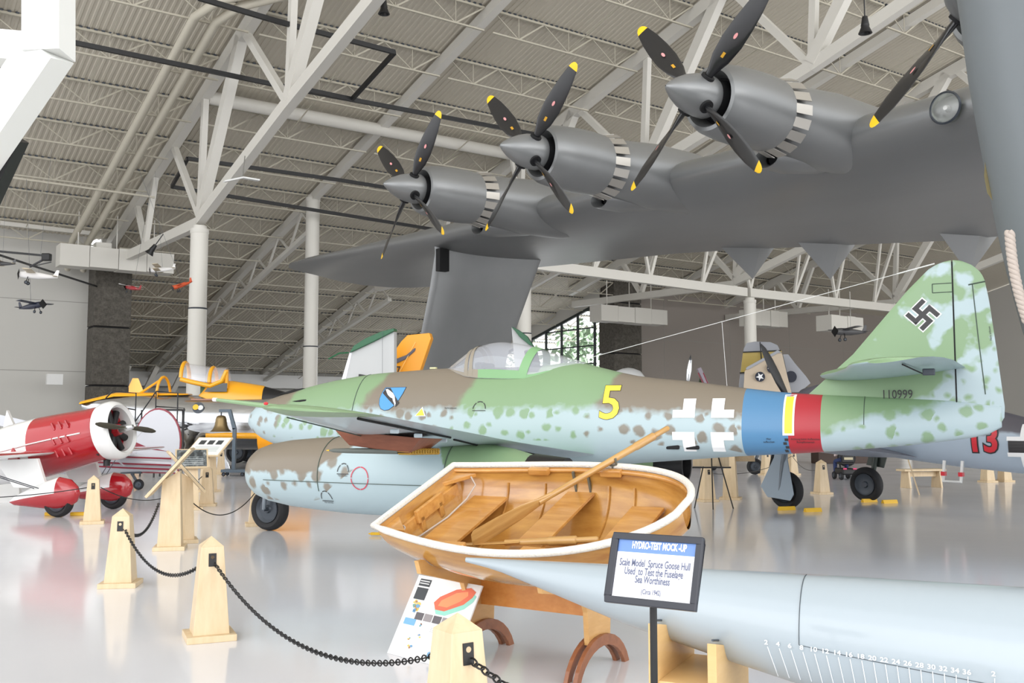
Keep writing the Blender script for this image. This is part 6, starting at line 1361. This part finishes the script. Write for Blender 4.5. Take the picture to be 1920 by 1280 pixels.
wrap([poly([(cc[0] - .1, cc[1] - .36), (cc[0] + .1, cc[1] - .36), (cc[0] + .1, cc[1] + .36), (cc[0] - .1, cc[1] + .36)]), poly([(cc[0] - .36, cc[1] - .1), (cc[0] - .1, cc[1] - .1), (cc[0] - .1, cc[1] + .1), (cc[0] - .36, cc[1] + .1)]), poly([(cc[0] + .1, cc[1] - .1), (cc[0] + .36, cc[1] - .1), (cc[0] + .36, cc[1] + .1), (cc[0] + .1, cc[1] + .1)])], 'cross_bars', [dk], f13, off=.008, parent=W13)
MB().tube([(2.3, -.36, .98), (2.3, -.42, .62), (2.62, -.42, .62), (2.62, -.34, .98)], .03, 6).build('step_stirrup', WHITE, W13)
MB().box((2.3, -.4, .75), (.075, .075, .07)).box((2.62, -.4, .75), (.075, .075, .07)).build('stirrup_bands', mr, W13)
cn_ = [[(x, .3 * w * math.cos(math.pi * k / 10), z + h * math.sin(math.pi * k / 10)) for k in range(11)] for x, w, h, z in ((.2, .6, .05, 2.35), (.7, 1, .38, 2.25), (1.6, .9, .3, 2.15), (2.6, .4, .05, 1.98))]
MB().loft(cn_, closed=False, cap=(False, False)).build('canopy', canm, W13, 60)
MB().prism([(5.3, 1.2), (6.6, 1.1), (6.7, 2.3), (6.3, 2.4), (5.9, 2.1)], .08, basis((0, 0, 0), (1, 0, 0), (0, 0, 1), (0, -1, 0))).build('tail_fin', D13, W13, bevel=.02); wheel(W13, (6.2, 0, .18), .18, .1, (0, 1, 0), 'tail_wheel')
MB().tube([(6.2, 0, .18), (6.1, 0, .8)], .04, 8).build('tail_leg', DGREY, W13)
for nm, px, py, rz in (('yellow wheel chock left of the fairing-covered landing wheel', 1475, 956, .3), ('yellow wheel chock right of the fairing-covered landing wheel', 1524, 959, .3), ('yellow wheel chock left of the bare black landing wheel', 1630, 941, .3), ('yellow wheel chock right of the bare black landing wheel', 1668, 943, .3)):
    tag(MB().prism([(-.05, 0), (.05, 0), (0.02, .07), (-.02, .07)], .34, Matrix.Translation(gnd(px, py)) @ Matrix.Rotation(rz, 4, 'Z') @ basis((0, 0, 0), (0, 1, 0), (0, 0, 1), (1, 0, 0))).build('wheel_chock', YELLOW), nm, 'wheel chock', 'yellow wheel chocks')
# ---- beige folded-wing naval plane behind, right
NB = thing('naval_aircraft', 'naval aircraft with beige folded wing panel and grey and yellow fin', 'aircraft', (8.0, 34, 0))
def pb(px, py, D): return at(px, py, D) - Vector((8.0, 34, 0))
gfin, yfin, beg, olv2 = mat('fin_grey', (168, 170, 176), .5), mat('fin_mustard', (196, 172, 96), .5), mat('panel_beige', (206, 188, 164), .5), mat('tail_olive_grey', (104, 104, 92), .5)
plate([pb(x, y, 34.6) for x, y in ((1386, 720), (1388, 699), (1395, 652), (1400, 643), (1415, 640), (1445, 641), (1458, 647), (1463, 658), (1475, 760), (1380, 780))], .25, 'tail_fin', gfin, NB)
plate([pb(x, y, 34.55) for x, y in ((1388, 699), (1393, 660), (1464, 657), (1464, 699))], .05, 'fin_band', yfin, NB)
for a, b_ in (((1393, 660), (1464, 657)), ((1387, 699), (1400, 698))): MB().beam(pb(*a, 34.5), pb(*b_, 34.5), .04, .04).build('fin_line', BLACK, NB)
MB().beam(pb(1425, 641, 34.5), pb(1428, 680, 34.5), .035, .03).build('rudder_gap', BLACK, NB)
plate([pb(x, y, 33.5) for x, y in ((1391, 780), (1396, 696), (1400, 692), (1458, 660), (1466, 662), (1485, 740), (1490, 780))], .2, 'folded_wing', beg, NB)
plate([pb(x, y, 33.45) for x, y in ((1398, 692), (1400, 688), (1458, 656), (1466, 661), (1458, 662), (1402, 693))], .22, 'wing_edge', gfin, NB)
for c_ in ((1425, 706), (1447, 690)):
    MB().lathe([(0, 0), (.01, .17)], basis(pb(*c_, 33.4), (0, -1, 0), (1, 0, 0), (0, 0, 1)), 20).build('star_disc', mat('insignia_navy', (26, 32, 52), .5) if 'insignia_navy' not in bpy.data.materials else bpy.data.materials['insignia_navy'], NB)
    st_ = [(math.cos(math.pi / 2 + math.pi * k / 5) * (.15 if k % 2 == 0 else .06), math.sin(math.pi / 2 + math.pi * k / 5) * (.15 if k % 2 == 0 else .06)) for k in range(10)]
    MB().prism(st_, .01, basis(pb(*c_, 33.36), (.9, 0, .4), (-.4, 0, .9), (0, -1, 0))).build('star', dw, NB)
MB().loft([[Vector((x, y + w * math.cos(2 * math.pi * k / 20), zc + h * math.sin(2 * math.pi * k / 20))) for k in range(20)] for x, y, w, h, zc in ((.3, .8, .3, .5, 2.2), (1.6, 1.2, .5, 1.0, 2.4), (2.6, 1.5, .55, .9, 2.0), (4.4, 2.2, .5, .8, 1.8), (7, 3, .2, .3, 1.6))]).build('fuselage', olv2, NB, 50)
plate([pb(x, y, 34.2) for x, y in ((1468, 664), (1478, 664), (1490, 680), (1512, 706), (1520, 718), (1500, 735), (1483, 735))], .3, 'grey_wing_panel', gfin, NB)
MB().lathe([(0, 0), (.01, .2)], basis(pb(1483, 706, 34.0), (0, -1, 0), (1, 0, 0), (0, 0, 1)), 20).build('star_disc', bpy.data.materials['insignia_navy'], NB)
wheel(NB, (-.4, -2.9, .25), .25, .16, (0, 1, 0)); MB().tube([(-.4, -2.75, .25), (-.15, -2.6, .8), (.5, -.2, 1.6)], .05, 8).build('leg', DGREY, NB); wheel(NB, (4.2, 2.2, .33), .33, .2, (0, 1, 0)); MB().tube([(4.2, 2.1, .33), (4.2, 2.2, 1.2)], .05, 8).build('leg', DGREY, NB)
# small propeller tip, striped blade and dome above the jet spine
DA = thing('parked_aeroplane', 'distant aeroplane whose polished blade and white dome show above the jet spine', 'aircraft', (5.6, 31, 0))
def da(px, py, D): return at(px, py, D) - Vector((5.6, 31, 0))
MB().lathe([(-.5, 0), (-.3, .06), (0, .085), (.3, .06), (.5, 0)], basis(da(1292, 694, 31), (.12, 0, 1), (1, 0, 0), (0, 1, 0)), 12).build('propeller_blade', CHROME, DA, 50)
c0 = da(1310, 690, 31.5); MB().beam(c0, c0 + Vector((.28, 0, -.6)), .2, .12).build('striped_panel', mat('panel_mauve', (150, 140, 150), .5), DA)
MB().beam(c0 + Vector((-.04, -.08, -.15)), c0 + Vector((.18, -.08, -.62)), .05, .03).beam(c0 + Vector((.12, -.08, -.15)), c0 + Vector((.32, -.08, -.62)), .05, .03).build('stripe', MAR, DA)
MB().lathe([(-.2, .62), (.0, .6), (.2, .45), (.3, .2), (.33, 0)], basis(da(1178, 706, 36), (0, 0, 1), (1, 0, 0), (0, 1, 0)), 24).build('dome', WHITE, DA, 50)
MB().loft([[(x, y + w * math.cos(2 * math.pi * k / 16), 1.45 + w * math.sin(2 * math.pi * k / 16)) for k in range(16)] for x, y, w in ((-1.6, 5, .3), (-1.0, 4.4, .7), (.3, 1.2, .75), (.8, .1, .5), (1.1, -.3, .3))]).build('fuselage', WHITE, DA, 50)
for x, y in ((-.9, 1.6), (1.2, 2.6), (-.6, 4.6)): wheel(DA, (x, y, .3), .3, .2, (1, 0, 0)); MB().tube([(x, y, .3), (x * .7, y, 1.1)], .05, 6).build('leg', DGREY, DA)
tag(MB().prism([(-.2, 0), (.45, 0), (.3, 1.5), (.1, 1.9)], .1, basis((-10.6, 20.6, 0), (1, 0, 0), (0, 0, 1), (0, -1, 0))).build('striped_fin', RWH), 'white fin with red edge cut by the left picture edge', 'tail fin')
# ---- wooden bench, right
gb_ = gnd(1728, 914); BN = thing('wooden_bench', 'low pale wooden bench behind the black landing wheel', 'bench', gb_, (0, 0, .25))
for x in (-.45, .45): MB().prism([(-.2, 0), (.2, 0), (.14, .42), (-.14, .42)], .05, basis((x, 0, 0), (0, 1, 0), (0, 0, 1), (1, 0, 0))).build('leg', PALEWOOD, BN, bevel=.004)
MB().box((0, 0, .445), (1.2, .36, .05)).build('seat', PALEWOOD, BN, bevel=.005); MB().box((0, 0, .34), (.86, .04, .12)).build('stretcher', PALEWOOD, BN)
tag(MB().beam(gnd(1724, 928), gnd(1724, 928) + Vector((-.25, .1, 1.0)), .03, .03).build('thin_prop', PALEWOOD), 'thin leaning wooden stick beside the bench', 'stick')
# ---- person on a mobility scooter, seen from behind
gs = gnd(1588, 899); SCO = thing('mobility_scooter', 'black mobility scooter with pink reflectors seen from behind', 'scooter', gs, (0, 0, .05))
MB().box((0, .1, .28), (.5, .75, .22)).build('body', BLACK, SCO, bevel=.05); MB().box((0, -.12, .82), (.44, .08, .5)).build('seat_back', BLACK, SCO, bevel=.04); MB().box((0, .1, .56), (.46, .44, .09)).build('seat', BLACK, SCO, bevel=.03)
MB().tube([(0, .55, .3), (0, .7, .95)], .03, 8).tube([(-.22, .7, .95), (.22, .7, .95)], .02, 8).build('handlebar', BLACK, SCO)
for x in (-.17, .17): MB().box((x, -.285, .38), (.12, .02, .05)).build('reflector', mat('pink_reflector', (214, 60, 110), .4) if 'pink_reflector' not in bpy.data.materials else bpy.data.materials['pink_reflector'], SCO)
for x in (-.24, .24): wheel(SCO, (x, -.12, .13), .13, .1, (1, 0, 0)); wheel(SCO, (x, .5, .13), .13, .1, (1, 0, 0))
MB().box((0, -.18, .72), (.3, .03, .08)).build('seat_plate', mat('seat_label', (190, 180, 150), .5), SCO)
def skin_body(nm, verts, edges, m_, parent, sub=2, root=0):
    me = bpy.data.meshes.new(nm); me.from_pydata([v[:3] for v in verts], edges, []); o = bpy.data.objects.new(nm, me); COL.objects.link(o); o.parent = parent
    md = o.modifiers.new('skin', 'SKIN'); md.use_smooth_shade = True; sv = me.skin_vertices[0].data if me.skin_vertices else None
    if sv is None:
        bpy.context.view_layer.objects.active = o; bm = bmesh.new(); bm.from_mesh(me); lay = bm.verts.layers.skin.verify()
        for v, d in zip(bm.verts, verts): v[lay].radius = (d[3], d[4] if len(d) > 4 else d[3]); v[lay].use_root = (v.index == root)
        bm.to_mesh(me); bm.free()
    else:
        for s_, d in zip(sv, verts): s_.radius = (d[3], d[4] if len(d) > 4 else d[3])
        sv[root].use_root = True
    ss = o.modifiers.new('sub', 'SUBSURF'); ss.levels = sub; ss.render_levels = sub; me.materials.append(m_); return o
PE = thing('person', 'person in a pale shirt and blue jeans seated on the mobility scooter', 'person', gs, (0, 0, .05))
shirt, jeans, skin_, hair_ = mat('pale_pink_shirt', (232, 212, 206), .8, var=.1, vs=12), mat('blue_jeans', (44, 58, 100), .8), mat('skin', (214, 170, 146), .6), mat('grey_hair', (196, 192, 186), .8)
skin_body('body', [(0, .08, .68, .17, .14), (0, .04, .9, .16, .13), (0, 0, 1.12, .19, .14), (0, .02, 1.24, .10, .09), (0, .04, 1.34, .06), (-.22, .02, 1.12, .08), (-.30, .08, .88, .06), (-.26, .34, .80, .045), (-.2, .48, .86, .03), (.22, .02, 1.12, .08), (.30, .08, .88, .06), (.26, .34, .80, .045), (.2, .48, .86, .03)],
          [(0, 1), (1, 2), (2, 3), (3, 4), (2, 5), (5, 6), (6, 7), (7, 8), (2, 9), (9, 10), (10, 11), (11, 12)], shirt, PE)
skin_body('trousers', [(0, .1, .66, .16, .12), (-.12, .15, .64, .10), (-.2, .5, .62, .08), (-.2, .52, .3, .06), (-.2, .5, .12, .05), (.12, .15, .64, .10), (.2, .5, .62, .08), (.2, .52, .3, .06), (.2, .5, .12, .05)], [(0, 1), (1, 2), (2, 3), (3, 4), (0, 5), (5, 6), (6, 7), (7, 8)], jeans, PE)
hm = MB(); rings = []
for z, r in ((-.13, .03), (-.11, .06), (-.05, .082), (.02, .09), (.08, .082), (.115, .05), (.125, .01)): rings.append([(r * .85 * math.cos(2 * math.pi * k / 20), .05 + r * 1.05 * math.sin(2 * math.pi * k / 20), 1.48 + z) for k in range(20)])
hd_ = hm.loft(rings).build('head', skin_, PE, 60); MB().lathe([(-.005, 0), (.06, .09), (.1, .085), (.135, .05), (.14, 0)], basis((0, .03, 1.47), (0, 0, 1), (1, 0, 0), (0, 1, 0)), 20).build('hair', hair_, PE, 60)
MB().prism([(-.014, 0), (.014, 0), (0, .05)], .02, basis((0, .15, 1.46), (1, 0, 0), (0, 0, 1), (0, -1, 0))).build('nose', skin_, hd_)
for s_ in (-1, 1): MB().lathe([(0, 0), (.01, .022), (.02, 0)], basis((s_ * .074, .05, 1.47), (s_, 0, 0), (0, 1, 0), (0, 0, 1)), 10).build('ear', skin_, hd_)
SCO.scale = PE.scale = (.84, .84, .84)
# dark clutter beyond the scooter: a cabinet
cb = thing('display_case', 'dark glass display case and shelf far behind the scooter', 'display case', gnd(1580, 868), (0, 0, .2)); MB().box((0, 0, .5), (2.4, .6, 1.0)).build('cabinet', mat('case_brown', (70, 52, 44), .6), cb, bevel=.02); MB().box((0, 0, 1.2), (2.4, .6, .4)).build('glass_box', mat('case_dark', (44, 44, 50), .2), cb)
for k in range(9): MB().box((-.9 + .2 * k, -.31, .75), (.1, .02, .2)).build('leaflet', mat('leaflet_red', (150, 60, 60), .6) if k == 0 else bpy.data.materials['leaflet_red'], cb)
# ---- model aeroplanes hanging by wires
def model_plane(px, py, D, L, hd, pit, c1, c2, label, biplane=False, roll=0.0):
    t = thing('model_aeroplane', label, 'model aeroplane', at(px, py, D), (roll, pit, hd), 'model aeroplanes hanging from the roof')
    a, b_ = mat('model_' + c1[0], c1[1], .4) if 'model_' + c1[0] not in bpy.data.materials else bpy.data.materials['model_' + c1[0]], mat('model_' + c2[0], c2[1], .4) if 'model_' + c2[0] not in bpy.data.materials else bpy.data.materials['model_' + c2[0]]
    MB().loft([[(x * L, r * L * math.cos(2 * math.pi * k / 12), r * L * 1.2 * math.sin(2 * math.pi * k / 12)) for k in range(12)] for x, r in ((-.5, .02), (-.46, .07), (-.3, .085), (0, .08), (.3, .045), (.5, .015))]).build('fuselage', a, t, 50)
    for z in ((.12, -.06) if biplane else (.06,)): MB().loft([foil((-.3 * L, y * L, z * L + abs(y) * .06 * L), (-.06 * L, y * L, z * L + abs(y) * .06 * L), .12, n=6) for y in (-.62, -.3, 0, .3, .62)]).build('wing', b_, t, 50)
    MB().loft([foil((.38 * L, y * L, .02 * L), (.5 * L, y * L, .02 * L), .1, n=4) for y in (-.2, 0, .2)]).build('tailplane', b_, t); MB().prism([(.36 * L, .02 * L), (.5 * L, .02 * L), (.52 * L, .2 * L), (.45 * L, .2 * L)], .02, basis((0, 0, 0), (1, 0, 0), (0, 0, 1), (0, -1, 0))).build('fin', a, t)
    MB().lathe([(0, 0), (.01, .16 * L)], basis((-.51 * L, 0, 0), (1, 0, 0), (0, 1, 0), (0, 0, 1)), 4).build('propeller', BLACK, t)
    for y in (-.12, .12): MB().tube([(-.25 * L, y * .5 * L, -.05 * L), (-.27 * L, y * L, -.2 * L)], .012 * L, 5).build('leg', BLACK, t); wheel(t, (-.27 * L, y * L, -.22 * L), .05 * L, .03 * L, (0, 1, 0))
    w = MB().tube([(0, 0, .1 * L), (0, 0, .1 * L + 6)], .006, 4); w.build('wire', DGREY, t); return t
Wt, Rd, Nv, Or, Cr_ = ('white', (228, 226, 224)), ('red', (160, 44, 50)), ('navy', (34, 38, 56)), ('orange', (206, 84, 40)), ('cream', (190, 176, 150))
model_plane(72, 517, 46, 1.7, .25, .06, Wt, Cr_, 'white model aeroplane with cream wing high on the left wall')
model_plane(58, 574, 46, 1.5, 2.75, .1, Nv, Nv, 'dark navy model aeroplane below the white one')
model_plane(250, 540, 60, 1.3, -.5, .2, Rd, Wt, 'small red and white model aeroplane beside the dark pillar')
model_plane(342, 534, 50, 1.1, .7, -.4, Or, Or, 'orange model aeroplane against the nearest column')
model_plane(305, 505, 60, 1.5, .15, -.1, Wt, Cr_, 'white model biplane under the long air duct', True)
model_plane(5, 494, 50, 1.2, .2, .0, ('darkgrey', (70, 70, 72)), Cr_, 'dark model biplane cut by the left picture edge', True)
ARM = thing('boom_lamp', 'black boom arm with a lamp head high on the left wall', 'boom', at(60, 482, 60)); MB().beam((-3, 0, .45), (.75, 0, .1), .14, .12).build('boom', BLACK, ARM); MB().box((.9, 0, 0), (.5, .4, .45)).build('lamp_head', BLACK, ARM, bevel=.05); MB().beam((.8, 0, -.1), (-.1, 0, -.6), .1, .1).beam((-.1, 0, -.6), (1.2, 0, -.3), .05, .05).build('bracket', BLACK, ARM); MB().beam((-3, 0, .45), (-3, 20, .45), .12, .12).build('wall_arm', BLACK, ARM)
model_plane(1595, 622, 70, 2.6, .3, .0, ('darkgrey', (70, 70, 72)), ('darkgrey', (70, 70, 72)), 'dark model aeroplane hanging under the right air duct')
bpy.context.view_layer.update()
